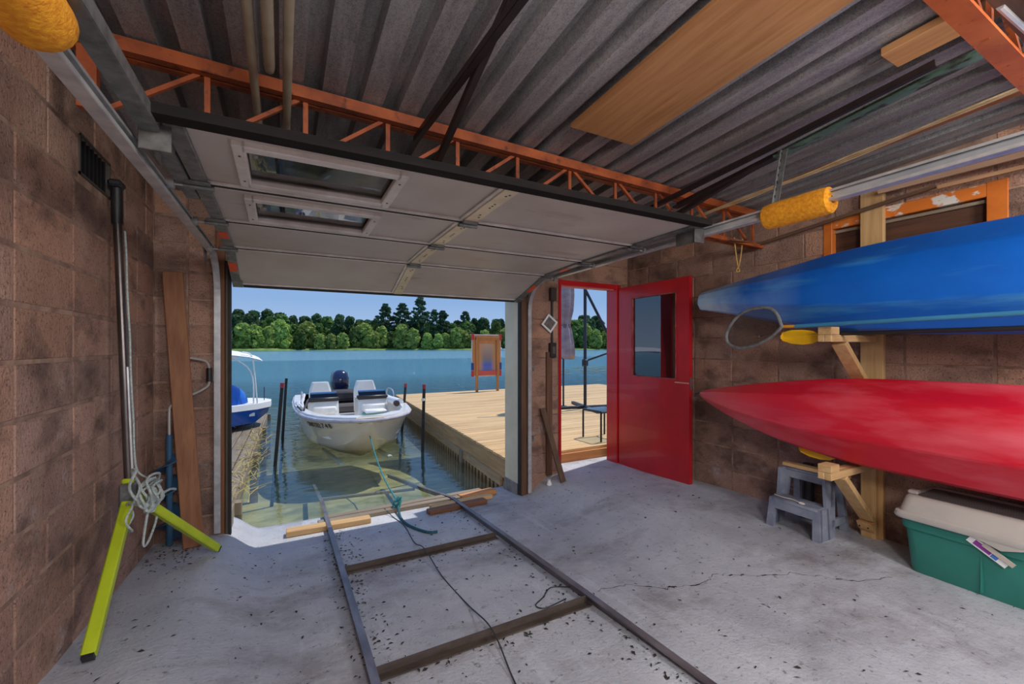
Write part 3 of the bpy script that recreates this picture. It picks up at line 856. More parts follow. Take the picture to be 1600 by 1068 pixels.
# ------------------------------------------------------------------ motorboat
BX, BY, SBX = 1.17, 6.62, 1.19                    # bow tip, stern centre x
mb_e = thing('motorboat', (1.18, 8.8, WZ), 'white open motorboat with twin consoles moored bow towards the slip', 'boat')
T = [  # y, gunwale half, gunwale z, chine half, chine z, keel z
    (0.0, .05, .29, .03, .21, .19), (.06, .20, .288, .09, .10, .06), (.16, .36, .285, .18, -.02, -.08), (.34, .53, .28, .31, -.13, -.24), (.6, .69, .27, .46, -.20, -.38),
    (1.0, .83, .26, .60, -.26, -.50), (1.6, .93, .25, .72, -.30, -.55), (2.4, .97, .24, .78, -.32, -.55), (3.4, .97, .23, .80, -.33, -.52), (4.35, .93, .23, .79, -.34, -.50)]
def hx(y): return BX + (SBX - BX) * y / 4.35
rings = []
for y, xg, zg, xc, zc, zk in T:
    c = hx(y); half = [(xg, zg), (xg * .99, zg - .06), (xg * .97 * .62 + xc * .38, zg * .55 + zc * .45), (xc * 1.05, zc + .05), (xc, zc), (xc * .55, zc * .45 + zk * .55)]
    rings.append([(c - a, BY + y, z) for a, z in half] + [(c, BY + y, zk)] + [(c + a, BY + y, z) for a, z in half[::-1]])
h = MB(); h.loft(rings, closed=False)
lastr = rings[-1]; h.add(lastr, [tuple(range(len(lastr)))])
firstr = rings[0]; h.add(firstr, [tuple(range(len(firstr)))])
h.build('hull', M('hull_gelcoat', (224, 210, 194), (212, 196, 178), (2, 2, 2), rough=.25, coat=.5), mb_e, smooth=True)
# liner: gunwale cap, inner wall, sole
ln = MB(); L1 = []
for y, xg, zg, xc, zc, zk in T[1:]:
    c = hx(y); xi = max(xg - .13, .03); yy = BY + max(y, .0) + (.12 if y < .5 else 0)
    L1.append([(c - xg - .012, BY + y, zg - .01), (c - xg, BY + y, zg + .02), (c - xi, yy, zg + .025), (c - xi + .02, yy, -.08), (c + xi - .02, yy, -.08), (c + xi, yy, zg + .025), (c + xg, BY + y, zg + .02), (c + xg + .012, BY + y, zg - .01)])
ln.loft(L1, closed=False); ln.add(L1[-1], [tuple(range(8))]); ln.add(L1[0], [tuple(range(8))])
ln.build('liner', WHITEP, mb_e, smooth=True, fix=False)
rr_ = [(hx(y) - xg - .015, BY + y, zg - .035) for y, xg, zg, *_ in T[::-1]] + [(hx(y) + xg + .015, BY + y, zg - .035) for y, xg, zg, *_ in T]
MB().tube(rr_, .026, 8).build('rub_rail', M('rub_rail_grey', (206, 202, 210), (176, 172, 182), (6, 6, 6), rough=.35), mb_e, smooth=True)
DGREY = M('boat_dark_cover', (74, 70, 72), (52, 48, 50), (5, 5, 5), rough=.8)
def console(xa, xb, lab):
    y0, y1 = 8.75, 9.2; zt = .34
    f = MB(); f.prism([(y0 - .12, -.08), (y0, zt - .12), (y0 + .06, zt), (y1, zt), (y1, -.08)], xa, xb, 'x'); f.build('console', WHITEP, mb_e)
    MB().box(xa + .06, y0 - .10, .10, xb - .04, y0 - .02, .24, .03).build('console_cushion', M('cushion_white', (240, 238, 232), (226, 222, 216), (6, 6, 6), rough=.6), mb_e, smooth=True)
    MB().box(xa - .01, y0 - .01, zt - .015, xb + .01, y0 + .16, zt + .06, .02).build('windscreen_base', BLACK, mb_e, smooth=True)
    g = MB(); g.prism([(y0 + .02, zt + .05), (y0 + .035, zt + .05), (y0 + .20, zt + .15), (y0 + .185, zt + .15)], xa + .02, xb - .02, 'x'); g.build('windscreen', mat_glass('boat_screen', (.80, .90, .96), 1.5), mb_e)
    # helm seat behind
    s1 = []
    for t in range(9):
        q = t / 8; z = -.02 + .64 * q; hw = (xb - xa) * .42 * (1 - .25 * max(0, q - .7) / .3); cxx = (xa + xb) / 2
        s1.append([(cxx - hw, 9.62 + .1 * q, z), (cxx - hw * .8, 9.52 + .1 * q, z), (cxx + hw * .8, 9.52 + .1 * q, z), (cxx + hw, 9.62 + .1 * q, z), (cxx + hw * .8, 9.74 + .1 * q, z), (cxx - hw * .8, 9.74 + .1 * q, z)])
    MB().loft(s1).build('seat', WHITEP, mb_e, smooth=True)
console(.44, .95, 'left'); console(1.30, 1.86, 'right')
MB().box(1.36, 8.42, .03, 1.80, 8.68, .09, .02).build('folded_towel', M('teal_towel', (132, 176, 160), rough=.9), mb_e, smooth=True)
MB().box(1.38, 8.42, .092, 1.79, 8.66, .15, .025).build('bow_cushion', WHITE, mb_e, smooth=True)
MB().cyl((1.98, 8.2, .30), (1.9, 8.75, .30), .07, 14).build('rolled_fender', WHITE, mb_e, smooth=True)
MB().cyl((1.9, 8.12, .29), (1.9, 8.19, .29), .055, 14).build('horn', M('brown_horn', (78, 56, 60), rough=.5), mb_e, smooth=True)
mess = random.Random(4)
for k in range(9):
    p = Vector((.28 + mess.uniform(-.03, .12), 7.9 + mess.uniform(0, .9), .29)); L = mess.uniform(.15, .4)
    MB().beam(p, p + Vector((mess.uniform(-.08, .1), L, mess.uniform(.03, .2))), .03, .03, ch=.008).build('tackle', M(*(('tackle_white', (226, 222, 222)) if k % 3 else ('tackle_dark', (62, 56, 60)))), mb_e)
MB().tube(crv([(.62, 8.6, .12), (.60, 8.5, .03), (.75, 8.45, .0), (.9, 8.5, .02)], 5), .012, 6).build('yellow_line', M('yellow_line', (214, 190, 96), rough=.8), mb_e, smooth=True)
MB().box(.55, 10.2, .16, 1.80, 10.75, .36, .04).build('stern_cover', DGREY, mb_e, smooth=True)
MB().box(.5, 9.9, -.08, 1.85, 10.9, .1, .04).build('stern_bench', M('stern_dark', (92, 86, 86), rough=.8), mb_e)
for sd, xx in ((-1, .34), (1, 2.02)):
    MB().tube(crv([(xx, 8.9, .27), (xx, 9.0, .45), (xx, 9.5, .45), (xx, 9.6, .27)], 5), .012, 8).build('grab_rail', GALV, mb_e, smooth=True)
# outboard
NV = M('outboard_navy', (34, 46, 84), (24, 32, 60), (3, 3, 3), rough=.18, coat=.6)
s1 = []
for z, hw, ya, yb in ((.28, .13, 11.05, 11.42), (.32, .19, 10.98, 11.5), (.45, .215, 10.93, 11.56), (.60, .205, 10.92, 11.57), (.72, .17, 10.97, 11.54), (.78, .11, 11.04, 11.45), (.795, .03, 11.15, 11.3)):
    ring = []
    for k in range(16):
        q = 2 * math.pi * k / 16; a, b = math.cos(q), math.sin(q)
        sg_ = lambda v: math.copysign(abs(v) ** .6, v)
        ring.append((1.24 + hw * sg_(a), (ya + yb) / 2 + (yb - ya) / 2 * sg_(b), z))
    s1.append(ring)
mo = MB().loft(s1).build('outboard_cowling', NV, mb_e, smooth=True)
MB().box(1.16, 11.05, -.7, 1.32, 11.35, .29, .04).build('outboard_leg', NV, mb_e)
MB().beam((1.425, 11.0, .40), (1.42, 11.12, .74), .02, .03).build('cowling_stripe', GALV, mo)
# registration lettering on the port bow, one glyph after another along the flare
def text_mesh(body, size, mat, depth=.002):
    cu = bpy.data.curves.new('lettering', 'FONT'); cu.body = body; cu.size = size; cu.extrude = depth; cu.align_x = 'CENTER'; cu.align_y = 'CENTER'
    ob = bpy.data.objects.new('lettering', cu); col.objects.link(ob)
    dg = bpy.context.evaluated_depsgraph_get(); me = bpy.data.meshes.new_from_object(ob.evaluated_get(dg))
    bpy.data.objects.remove(ob); bpy.data.curves.remove(cu)
    me.materials.clear(); me.materials.append(mat); me.name = 'lettering'
    return me
def hull_pt(y, f):                                  # point on the left flare: f=0 gunwale, 1 chine
    t_ = lerp_tab([(r[0],) + r[1:] for r in T], y); xg, zg, xc, zc, zk = t_
    xm, zm = xg * .97 * .62 + xc * .38, zg * .55 + zc * .45
    a = (xg * .99, zg - .06); b = (xm, zm); g_ = f / .5 if f < .5 else 1
    return Vector((hx(y) - (a[0] + (b[0] - a[0]) * g_), BY + y, a[1] + (b[1] - a[1]) * g_))
ye, yb_ = 1.00, .40; txt = 'ON02B2748'
for i, ch in enumerate(txt):
    y = ye + (yb_ - ye) * i / (len(txt) - 1)
    p = hull_pt(y, .22); tx = (hull_pt(y - .04, .22) - hull_pt(y + .04, .22)).normalized(); up = (hull_pt(y, .05) - hull_pt(y, .4)).normalized()
    nz = tx.cross(up).normalized(); up = nz.cross(tx)
    m4 = Matrix(((tx.x, up.x, nz.x, p.x), (tx.y, up.y, nz.y, p.y), (tx.z, up.z, nz.z, p.z), (0, 0, 0, 1)))
    m4 = m4 @ Matrix.Translation((0, 0, .016))
    me = text_mesh(ch, .125, BLACK); me.transform(m4)
    o = bpy.data.objects.new('letter', me); col.objects.link(o); par(o, mb_e)
MB().lathe([(.02, -.01), (.03, 0), (.02, .02)], (BX, BY + .13, .02), 10, 'y').build('bow_eye', GALV_D, mb_e)
# white trailer bunks under the hull
for i, (xa, xb, ya, yb2) in enumerate(((.78, .70, 6.75, 9.0), (1.50, 1.56, 6.85, 9.0))):
    MB().beam((xa, ya, -.36 - .02), (xb, yb2, -.62), .07, .05, ch=.006).build('bunk_rail', WHITE, label='white bunk rail under the motorboat, %s one' % ('left', 'right')[i], cat='trailer bunk', group='bunk rails under the boat')

# ------------------------------------------------------------------ roof steel
def truss(Y, z_off, lab, full=True):
    e = thing('roof_truss', (1.45, Y, 2.3), lab, 'roof truss', 'orange open-web roof trusses')
    def zt(x): return ceil_z(x, Y) - 0.008 + z_off
    x0, x1 = LW + .02, RW - .02
    tc = MB()
    for dy in (-.05, .008):
        tc.add([(x, Y + dy + a, zt(x) + b) for x in (x0, x1) for a, b in ((0, -.055), (.042, -.055), (.042, 0), (0, 0))], [(0, 1, 5, 4), (1, 2, 6, 5), (2, 3, 7, 6), (3, 0, 4, 7), (0, 3, 2, 1), (4, 5, 6, 7)])
    tc.build('top_chord', ORANGE_STEEL, e)
    D = .30
    if full:
        for dy in (-.038, .012):
            MB().beam((x0 + .3, Y + dy, zt(x0) - D), (x1 - .02, Y + dy, zt(x1) - D), .034, .03).build('bottom_chord', ORANGE_STEEL, e)
    else:
        MB().beam((x0 + .3, Y, zt(x0) - D), (x1 - .02, Y, zt(x1) - D), .066, .012).build('bottom_chord', M('bright_orange_steel', (214, 116, 56), (186, 92, 42), (7, 7, 7), rough=.5, c3=(120, 60, 36), s3=(26, 26, 26), lo3=.62, hi3=.7), e)
    xs = [x0 + .12 + .39 * k for k in range(12)]
    xs = [q for q in xs if q < x1]
    for i, q in enumerate(xs):
        r = .011 if 0 < i else .03
        MB().beam((q, Y, zt(q) - .05), (q, Y, zt(q) - D), r * 2, r * 1.2, up=(0, 1, 0)).build('web_post', ORANGE_STEEL, e)
        if i + 1 < len(xs):
            q2 = xs[i + 1]
            a, b = ((q + .04, zt(q) - D), (q2 - .03, zt(q2) - .05)) if i < 6 else ((q + .03, zt(q) - .05), (q2 - .03, zt(q2) - D))
            MB().beam((a[0], Y, a[1]), (b[0], Y, b[1]), .018, .018, up=(0, 1, 0)).build('web_diagonal', ORANGE_STEEL, e)
    return e
truss(2.30, 0.0, 'orange steel open-web truss crossing the ceiling above the garage door')
truss(0.50, -0.004, 'orange steel truss at the upper right corner beside the armoured cables', False)

def bar(name, p0, p1, w, h, mat, label, cat, group=None, ch=0.0):
    return MB().beam(p0, p1, w, h, ch=ch).build(name, mat, label=label, cat=cat, group=group)
def angle_bar(name, p0, p1, w, mat, label, cat, group=None, flip=1):
    mb = MB(); p0, p1 = Vector(p0), Vector(p1)
    mb.beam(p0, p1, w, .006); d = (p1 - p0).normalized(); sx = d.cross(Vector((0, 0, 1))).normalized()
    off = sx * (w / 2) * flip + Vector((0, 0, w / 2)); mb.beam(p0 + off, p1 + off, .006, w)
    return mb.build(name, mat, label=label, cat=cat, group=group)
BRG = 'dark steel bridging bars between trusses'
angle_bar('bridging_bar', (.66, 2.36, ceil_z(.66, 2.3) - .085), (.66, .52, 2.40), .028, BLACK_STEEL, 'dark steel bridging bar running up from the truss above the door centre, left one', 'steel bar', BRG)
angle_bar('bridging_bar', (.73, 2.34, 2.28), (.66, 1.0, 2.57), .026, BLACK_STEEL, 'dark steel bridging bar crossing beside its twin above the door centre, right one', 'steel bar', BRG)
angle_bar('bridging_bar', (2.52, 2.42, 2.42), (2.44, .75, 2.545), .026, BLACK_STEEL, 'thin dark bridging bar sloping up to the loose board at upper right', 'steel bar', BRG)
# green channel that carries the right-hand track
g_ = MB()
def gch(y0, y1):
    p0, p1 = Vector((2.56 + (1.49 - y0) * .0, y0, 2.47)), Vector((2.50, y1, 2.525))
    return p0, p1
GREEN = M('chipped_green_paint', (96, 126, 112), (74, 98, 90), (6, 6, 6), rough=.6, c3=(52, 44, 36), s3=(22, 9, 22), lo3=.52, hi3=.62)
p0, p1 = Vector((2.60, 2.26, 2.40)), Vector((2.482, .53, 2.546)); pm = p0.lerp(p1, .45)
gc = thing('hanger_channel', p0, 'chipped green painted steel channel above the right door track', 'steel channel')
g_.beam(pm, p1, .05, .012).beam(pm + Vector((.022, 0, .022)), p1 + Vector((.022, 0, .022)), .008, .04); g_.build('green_length', GREEN, gc)
MB().beam(p0, pm, .05, .012).beam(p0 + Vector((.022, 0, .022)), pm + Vector((.022, 0, .022)), .008, .04).build('black_length', BLACK_STEEL, gc)
angle_bar('bridging_bar', (2.62, 2.30, 2.33), (2.58, 1.62, 2.46), .028, BLACK_STEEL, 'short dark strut under the black end of the green channel', 'steel bar', BRG)
# plywood and loose boards laid on the steel
MB().box(1.40, .3, -.009, 1.86, 1.93, .009, 0, Matrix.Translation((0, 0, 0))).build('plywood_sheet', PLY, label='tan plywood sheet lying under the ceiling deck', cat='plywood')
o = bpy.data.objects['plywood_sheet']
for v in o.data.vertices: v.co.z += ceil_z(1.6, v.co.y) - .016 - .0 * v.co.x
o = MB().box(2.25, .30, 0, 2.41, .87, .035, .003).build('board_offcut', PLY, label='short tan board offcut tucked above the upper right truss', cat='board')
for v in o.data.vertices: v.co.z += ceil_z(2.35, v.co.y) - .046
# three pale conduits hung under the ceiling
PIPE = M('beige_conduit', (176, 164, 140), (150, 138, 116), (4, 4, 4), rough=.5)
for i, (xx, ye, z, r, lab) in enumerate(((-.105, 3.4, 2.485, .017, 'beige conduit under the ceiling, left of three'), (-.045, 2.02, 2.47, .020, 'beige conduit with a rounded end, middle of three'), (.02, 3.4, 2.485, .018, 'beige conduit under the ceiling, right of three'))):
    zz = lambda y: z + .05 * (2.3 - y)
    if i == 1: MB().tube([(xx, -.6, zz(-.6)), (xx, ye - .04, zz(ye - .04)), (xx, ye - .015, zz(ye)), (xx, ye, zz(ye))], [r, r, r * .85, r * .3], 12).build('conduit_pipe', PIPE, smooth=True, label=lab, cat='pipe', group='beige conduits under the ceiling')
    else: MB().cyl((xx, -.6, zz(-.6)), (xx, ye, zz(ye)), r, 12).build('conduit_pipe', PIPE, smooth=True, label=lab, cat='pipe', group='beige conduits under the ceiling')
MB().beam((1.2, .345, 2.402), (3.68, .345, 2.358), .22, .018).build('cable_board', wood('rusty_board', (120, 88, 66), (80, 54, 40), 'x'), label='dark rusty brown board behind the armoured cables at upper right', cat='board')
# armoured cables clipped beside the upper right truss
for i, (yy, lab) in enumerate(((.375, 'armoured grey cable at upper right, further from the orange truss'), (.432, 'armoured grey cable at upper right, nearest the orange truss'))):
    e = thing('armoured_cable', (2.8, yy, 2.62), lab, 'cable', 'armoured cables at upper right')
    pts = crv([(1.9 + .2 * k, yy + .012 * math.sin(k * 2.1 + i), 2.368 - .018 * (.2 * k - .5) + .003 * math.cos(k * 1.7)) for k in range(9)], 6)
    c_ = MB()
    n = 6 * len(pts); 
    c_.tube(pts, .0095, 8).build('sheath', GALV, e, smooth=True)
    for q in (14, 26, 38): MB().tube([pts[q], pts[q] + (pts[q + 1] - pts[q]).normalized() * .008], .0125, 8).build('clip', BLACK, e)
# long strip of moulding with slack wires along the right of the ceiling
bar('timber_strip', (3.12, 2.42, 2.47), (2.90, .55, 2.50), .035, .018, wood('orange_strip', (176, 112, 66), (140, 84, 48), 'y'), 'long orange brown timber strip under the ceiling with pale wires', 'timber strip')
WIRE = M('tan_wire', (230, 206, 160), (200, 168, 118), (9, 9, 9), rough=.6)
for i in range(4):
    rg = random.Random(60 + i); dx = -.03 - .016 * i
    pts = crv([(3.13 + dx + (2.86 - 3.13) * k / 8, 2.46 - 1.95 * k / 8, 2.452 + .03 * k / 8 + rg.uniform(-.006, .006) - .012 * math.sin(k / 8 * math.pi)) for k in range(9)], 5)
    MB().tube(pts, .0045, 6).build('tan_wire', WIRE, smooth=True, label='tan wire in the slack bundle along the timber strip', cat='wire', group='tan wires along the strip')

# ------------------------------------------------------------------ overhead garage door
GDX0, GDX1 = -.335, 2.205
NODE = [(1.69, 2.085), (2.265, 2.073), (2.83, 2.06), (3.40, 2.028), (3.955, 1.845)]
gd = thing('garage_door', (.93, 3.95, 1.85), 'greige sectional garage door rolled up under the ceiling', 'garage door')
def sect_frame(i):
    a, b = NODE[i], NODE[i + 1]
    d = Vector((0, b[0] - a[0], b[1] - a[1])); L = d.length; d.normalize(); nrm = Vector((0, -d.z, d.y))     # nrm points up
    o_ = Vector((0, a[0], a[1]))
    def f(x, u, w): return o_ + Vector((x, 0, 0)) + d * u + nrm * w
    return f, L, Matrix(((1, 0, 0, 0), (0, d.y, nrm.y, a[0]), (0, d.z, nrm.z, a[1]), (0, 0, 0, 1)))
WIN_X = (-.13, .44)
DG = mat_glass('door_glass', (.80, .84, .84), 2.7, 0.02, dirt=.25)
SEAL = M('dark_seal', (34, 30, 28), rough=.8)
for i in range(4):
    f, L, xf = sect_frame(i)
    s_ = MB(); g = .008
    haswin = i in (0, 1)
    wu0, wu1 = .12, L - .10
    if haswin:
        for (xa, xb, ua, ub) in ((GDX0, WIN_X[0], g, L - g), (WIN_X[1], GDX1, g, L - g), (WIN_X[0], WIN_X[1], g, wu0), (WIN_X[0], WIN_X[1], wu1, L - g)):
            s_.box(xa, ua, 0.0, xb, ub, .035, 0, xf)
    else: s_.box(GDX0, g, 0.0, GDX1, L - g, .035, 0, xf)
    sec = s_.build('door_section', DOORPANEL, gd)
    for ua in (g, L - g - .022):
        MB().box(GDX0, ua, -.012, GDX1, ua + .022, .001, .003, xf).build('edge_rim', DOORRIM, sec)
    MB().box(GDX0, L - .010, -.0135, GDX1, L + .010, .03, 0, xf).build('seal_strip', SEAL, sec)
    for (xa, xb) in ((GDX0 - .002, GDX0 + .055), (GDX1 - .055, GDX1 + .002)):
        MB().box(xa, g, -.016, xb, L - g, 0.0, .002, xf).build('end_stile', GALV_D, sec)
    MB().box(.89, g, -.016, .965, L - g, 0.0, .002, xf).build('centre_stile', CREAMSTRIP, sec)
    MB().box(.868, g, -.010, .889, L - g, 0.0, .002, xf).build('stile_lip', DOORRIM, sec)
    hl = MB()
    for u in (.08, .10, .22, .25, .28, .40, .44):
        if u < L: hl.lathe([(.006, 0), (.006, .0015)], (0, 0, 0), 8) if False else hl.box(.915 + .02 * (int(u * 100) % 3) * .5, u, -.0175, .925 + .02 * (int(u * 100) % 3) * .5, u + .01, -.0158, 0, xf)
    hl.build('stile_holes', BLACK, sec)
    if haswin:
        fw = MB(); T_ = .045
        for (xa, xb, ua, ub) in ((WIN_X[0] - .03, WIN_X[0] + T_ - .03, wu0 - .03, wu1 + .03), (WIN_X[1] - T_ + .03, WIN_X[1] + .03, wu0 - .03, wu1 + .03), (WIN_X[0], WIN_X[1], wu0 - .03, wu0 + T_ - .03), (WIN_X[0], WIN_X[1], wu1 - T_ + .03, wu1 + .03)):
            fw.box(xa, ua, -.022, xb, ub, .004, .004, xf)
        wf = fw.build('window_frame', DOORRIM, sec)
        MB().box(WIN_X[0], wu0, .012, WIN_X[1], wu1, .018, 0, xf).build('window_pane', DG, sec)
        sw = MB()
        for (xa, xb) in ((WIN_X[0] - .012, WIN_X[0] - .004), (WIN_X[1] + .004, WIN_X[1] + .012)):
            for u in (wu0 + .05, wu1 - .05): sw.box(xa, u, -.024, xb, u + .008, -.021, 0, xf)
        sw.build('frame_screws', BLACK, sec)
    if i in (2, 3):
        for xa in (GDX0 + .002, GDX1 - .05): MB().box(xa, L * .35, -.0185, xa + .048, L * .35 + .13, -.0155, 0, xf).build('warning_label', LABEL, sec)
    if i < 3:
        for xh in (GDX0 + .02, .93, GDX1 - .02):
            h_ = MB(); h_.box(xh - .045, L - .05, -.026, xh + .045, L - .018, -.016, .002, xf); h_.box(xh - .045, L + .018, -.026, xh + .045, L + .05, -.016, .002, xf)
            pz = f(0, L, -.028); h_.cyl((xh - .055, pz.y, pz.z), (xh + .055, pz.y, pz.z), .011, 10)
            h_.build('hinge', GALV_D, gd, smooth=True)
            if xh != .93:
                sgn = -1 if xh < .5 else 1
                MB().cyl((xh + sgn * .02, pz.y, pz.z), (xh + sgn * .11, pz.y, pz.z), .005, 8).build('roller_stem', GALV, gd)
                MB().cyl((xh + sgn * .085, pz.y, pz.z), (xh + sgn * .11, pz.y, pz.z), .022, 14).build('roller', M('grey_nylon', (150, 150, 146), rough=.5), gd, smooth=True)
MB().box(GDX0 - .06, 1.625, 2.055, GDX1 - .03, 1.69, 2.062, 0).box(GDX0 - .06, 1.625, 2.062, GDX1 - .03, 1.631, 2.088).box(GDX0 - .06, 1.645, 2.062, GDX1 - .03, 1.651, 2.094).build('top_strut', M('strut_black', (22, 20, 20), (34, 28, 26), (5, 30, 30), rough=.85, spec=.2), gd)
for xa, sgn in ((GDX0 + .01, 1), (GDX1 - .06, -1)):
    px0 = xa - .075 if sgn > 0 else xa + .03
    pl = MB(); pl.box(px0, 1.742, 1.985, px0 + .085, 1.75, 2.075, .002); pl.box(px0, 1.742, 2.068, px0 + .085, 1.95, 2.076, .002); pl.box(px0 + .02, 1.75, 1.99, px0 + .028, 1.90, 2.07)
    pl.build('top_roller_bracket', M('dark_zinc', (104, 102, 98), (80, 78, 76), (20, 20, 20), rough=.5, metal=.3), gd)
f, L, xf = sect_frame(3)
MB().box(GDX0, L - .02, -.02, GDX1, L + .012, .03, .003, xf).build('bottom_seal', RUBBER, gd)
for xa in (GDX0, GDX1 - .07): MB().box(xa, L - .09, -.03, xa + .07, L - .005, -.012, .003, xf).build('bottom_bracket', GALV_D, gd)

# tracks
def track(X, sgn, label, y_end):
    e = thing('door_track', (X, FW - .05, floor_z(X, FW)), label, 'door track', 'galvanised door tracks')
    Rr = .30; yv = FW - .035; zh = 2.035
    path = [(yv, floor_z(X, FW) + .02), (yv, zh - Rr)] + [(yv - Rr + Rr * math.cos(q), zh - Rr + Rr * math.sin(q)) for q in [math.pi / 2 * k / 8 for k in range(1, 9)]] + [(y_end, zh + (.06 if sgn > 0 else -.05))]
    # channel profile swept along the path
    prof_ = [(-.025, .022), (-.025, -.022), (.022, -.022), (.022, -.012)] if False else [(-.004, .026), (-.004, -.026), (.034, -.026), (.034, -.018)]
    mb = MB(); th = .003
    for part in (((-.004, .026), (-.004, -.026)), ((-.004, -.026), (.034, -.026)), ((.034, -.026), (.034, -.014)), ((-.004, .026), (.026, .026)), ((.026, .026), (.026, .016))):
        rings = []
        for i, (y, z) in enumerate(path):
            a = path[max(i - 1, 0)]; b = path[min(i + 1, len(path) - 1)]
            d = Vector((0, b[0] - a[0], b[1] - a[1])).normalized(); nn = Vector((0, -d.z, d.y))      # perpendicular in the YZ plane
            ring = []
            (w0, h0), (w1, h1) = part
            dirv = (w1 - w0, h1 - h0); ll = math.hypot(*dirv); pv = (-dirv[1] / ll * th / 2, dirv[0] / ll * th / 2)
            for (w_, h_) in ((w0 + pv[0], h0 + pv[1]), (w1 + pv[0], h1 + pv[1]), (w1 - pv[0], h1 - pv[1]), (w0 - pv[0], h0 - pv[1])):
                p = Vector((X - sgn * (w_ - .03) , y, z)) + nn * h_ * -1
                ring.append(p)
            rings.append(ring)
        mb.loft(rings)
    mb.build('rail', GALV, e)
    return e
tl = track(-.415, -1, 'galvanised door track along the left wall side', .45)
tr = track(2.285, 1, 'galvanised door track running above the kayaks on the right', .1)
for e, X, s_ in ((tl, -.43, -1), (tr, 2.30, 1)):
    for z in (.35, 1.1): MB().box(X - .02, FW - .03, z, X + .05 * s_ + .02, FW - .002, z + .05).build('wall_bracket', GALV_D, e)
# reinforcing angle on top of right track, hanger strap
MB().beam((2.325, 2.6, 2.06), (2.33, .1, 2.098), .045, .05).build('reinforcing_angle', M('bright_zinc', (204, 208, 212), (170, 176, 182), (3, 3, 3), rough=.3, metal=.35), tr)
hs_ = MB(); hs_.beam((2.40, 1.42, 2.09), (2.50, 1.42, 2.47), .034, .004, up=(0, 1, 0)); hs_.beam((2.40, 1.405, 2.09), (2.50, 1.405, 2.47), .004, .03, up=(0, 1, 0)); hs_.build('hanger_strap', GALV_D, tr)
ho = MB()
for k in range(9):
    p = Vector((2.40, 1.42, 2.09)).lerp(Vector((2.50, 1.42, 2.47)), (k + .5) / 9); ho.box(p.x - .006, p.y - .006, p.z - .008, p.x + .006, p.y - .0005, p.z + .008)
ho.build('strap_holes', BLACK, tr)
# left hangers
MB().beam((-.37, 2.5, 2.06), (-.37, .45, 2.02), .05, .004).beam((-.345, 2.5, 2.08), (-.345, .45, 2.04), .004, .04).build('reinforcing_angle', GALV_D, tl)
hs_ = MB(); hs_.box(-.475, 1.18, 2.06, -.435, 1.184, 2.62); hs_.box(-.475, 1.18, 2.06, -.471, 1.215, 2.62); hs_.build('hanger_strap', GALV_D, tl)
MB().prism([(3.50, 2.03), (3.66, 2.03), (3.66, 1.93)], -.47, -.464, 'x').build('corner_gusset', GALV_D, tl)
# foam guards on the track ends
def foam(p0, p1, r, lab, slot):
    p0, p1 = Vector(p0), Vector(p1); e = thing('foam_roll', (p0 + p1) / 2, lab, 'foam roll', 'yellow foam rolls on the tracks')
    d = (p1 - p0); m = MB(); N_ = 8
    pts = [p0 + d * t for t in (0, .03, .12, .3, .5, .7, .88, .97, 1)]; rs = [r * .8, r * .95, r, r * 1.02, r, r * 1.02, r, r * .95, r * .8]
    m.tube(pts, rs, 20); m.build('foam_body', FOAM, e, smooth=True)
    MB().cyl(p0 - d.normalized() * .004, p0 + d.normalized() * .01, r * .28, 12).build('core_hole', M('foam_dark', (150, 84, 20), rough=.95), e)
foam((2.315, 1.08, 2.062), (2.31, 1.40, 2.055), .066, 'orange yellow foam roll around the right door track', 0)
foam((-.42, .84, 1.99), (-.42, 1.19, 1.998), .062, 'yellow foam roll around the left door track at upper left', 0)

# jambs and lumber round the openings
MB().box(2.205, FW + .0, -.10, 2.235, FW + .33, 2.05, .003).build('trim_1', CREAM, kind='structure')
MB().box(2.195, FW + .04, -.30, 2.30, FW + .34, -.098, .006).build('trim_2', M('grey_post_block', (158, 150, 140), (120, 110, 100), (9, 9, 9), rough=.9), kind='structure')
for n_, (xa, xb) in (('trim_3', (2.215, 2.30)),):
    MB().box(xa, FW - .03, floor_z(xa, FW) - .01, xb, FW + .001, 2.05, .003).build(n_, wood('jamb_brown', (120, 84, 58), (84, 56, 40), 'z'), kind='structure')
MB().box(2.198, FW - .028, -.2, 2.213, FW + .02, 2.0).build('trim_4', RUBBER, kind='structure')
MB().box(-.44, FW - .03, -.12, -.385, FW + .0, 2.3, .003).build('trim_5', wood('jamb_orange', (150, 96, 62), (112, 68, 44), 'z'), kind='structure')
MB().box(-.382, FW - .04, -.2, -.362, FW + .06, 2.0, .003).build('trim_6', M('jamb_olive', (96, 84, 66), (66, 58, 48), (3, 3, 1), rough=.7), kind='structure')
MB().box(-.362, FW - .045, -.2, -.345, FW + .02, 2.02).build('trim_7', RUBBER, kind='structure')
MB().box(-.385, FW + .06, -.2, -.355, FW + .28, .05, .004).build('trim_8', OLDW('z'), kind='structure')
MB().box(-.385, FW + .02, .05, -.37, FW + .21, 2.05).build('trim_9', M('dark_jamb', (48, 42, 40), rough=.8), kind='structure')

# ------------------------------------------------------------------ red door
fr = thing('trim_10', (3.15, FW, 0), 'red painted door frame beside the kayaks', None, kind='structure')
MB().box(2.70, FW - .012, -.08, 2.735, FW + .17, 2.10, .003).build('jamb_strip', RED, fr)
MB().box(3.535, FW - .012, -.08, 3.60, FW + .17, 2.10, .003).build('jamb_strip', RED, fr)
MB().box(2.735, FW - .012, 2.045, 3.535, FW + .17, 2.10, .003).build('head_strip', RED, fr)
MB().box(2.76, FW + .03, 2.035, 3.53, FW + .05, 2.046).build('head_stop', M('pink_worn', (206, 130, 124), rough=.6), fr)
MB().box(2.74, FW + .0, -.12, 3.54, FW + .2, -.08).build('sill', M('sill_concrete', (176, 168, 158), rough=.9), fr)
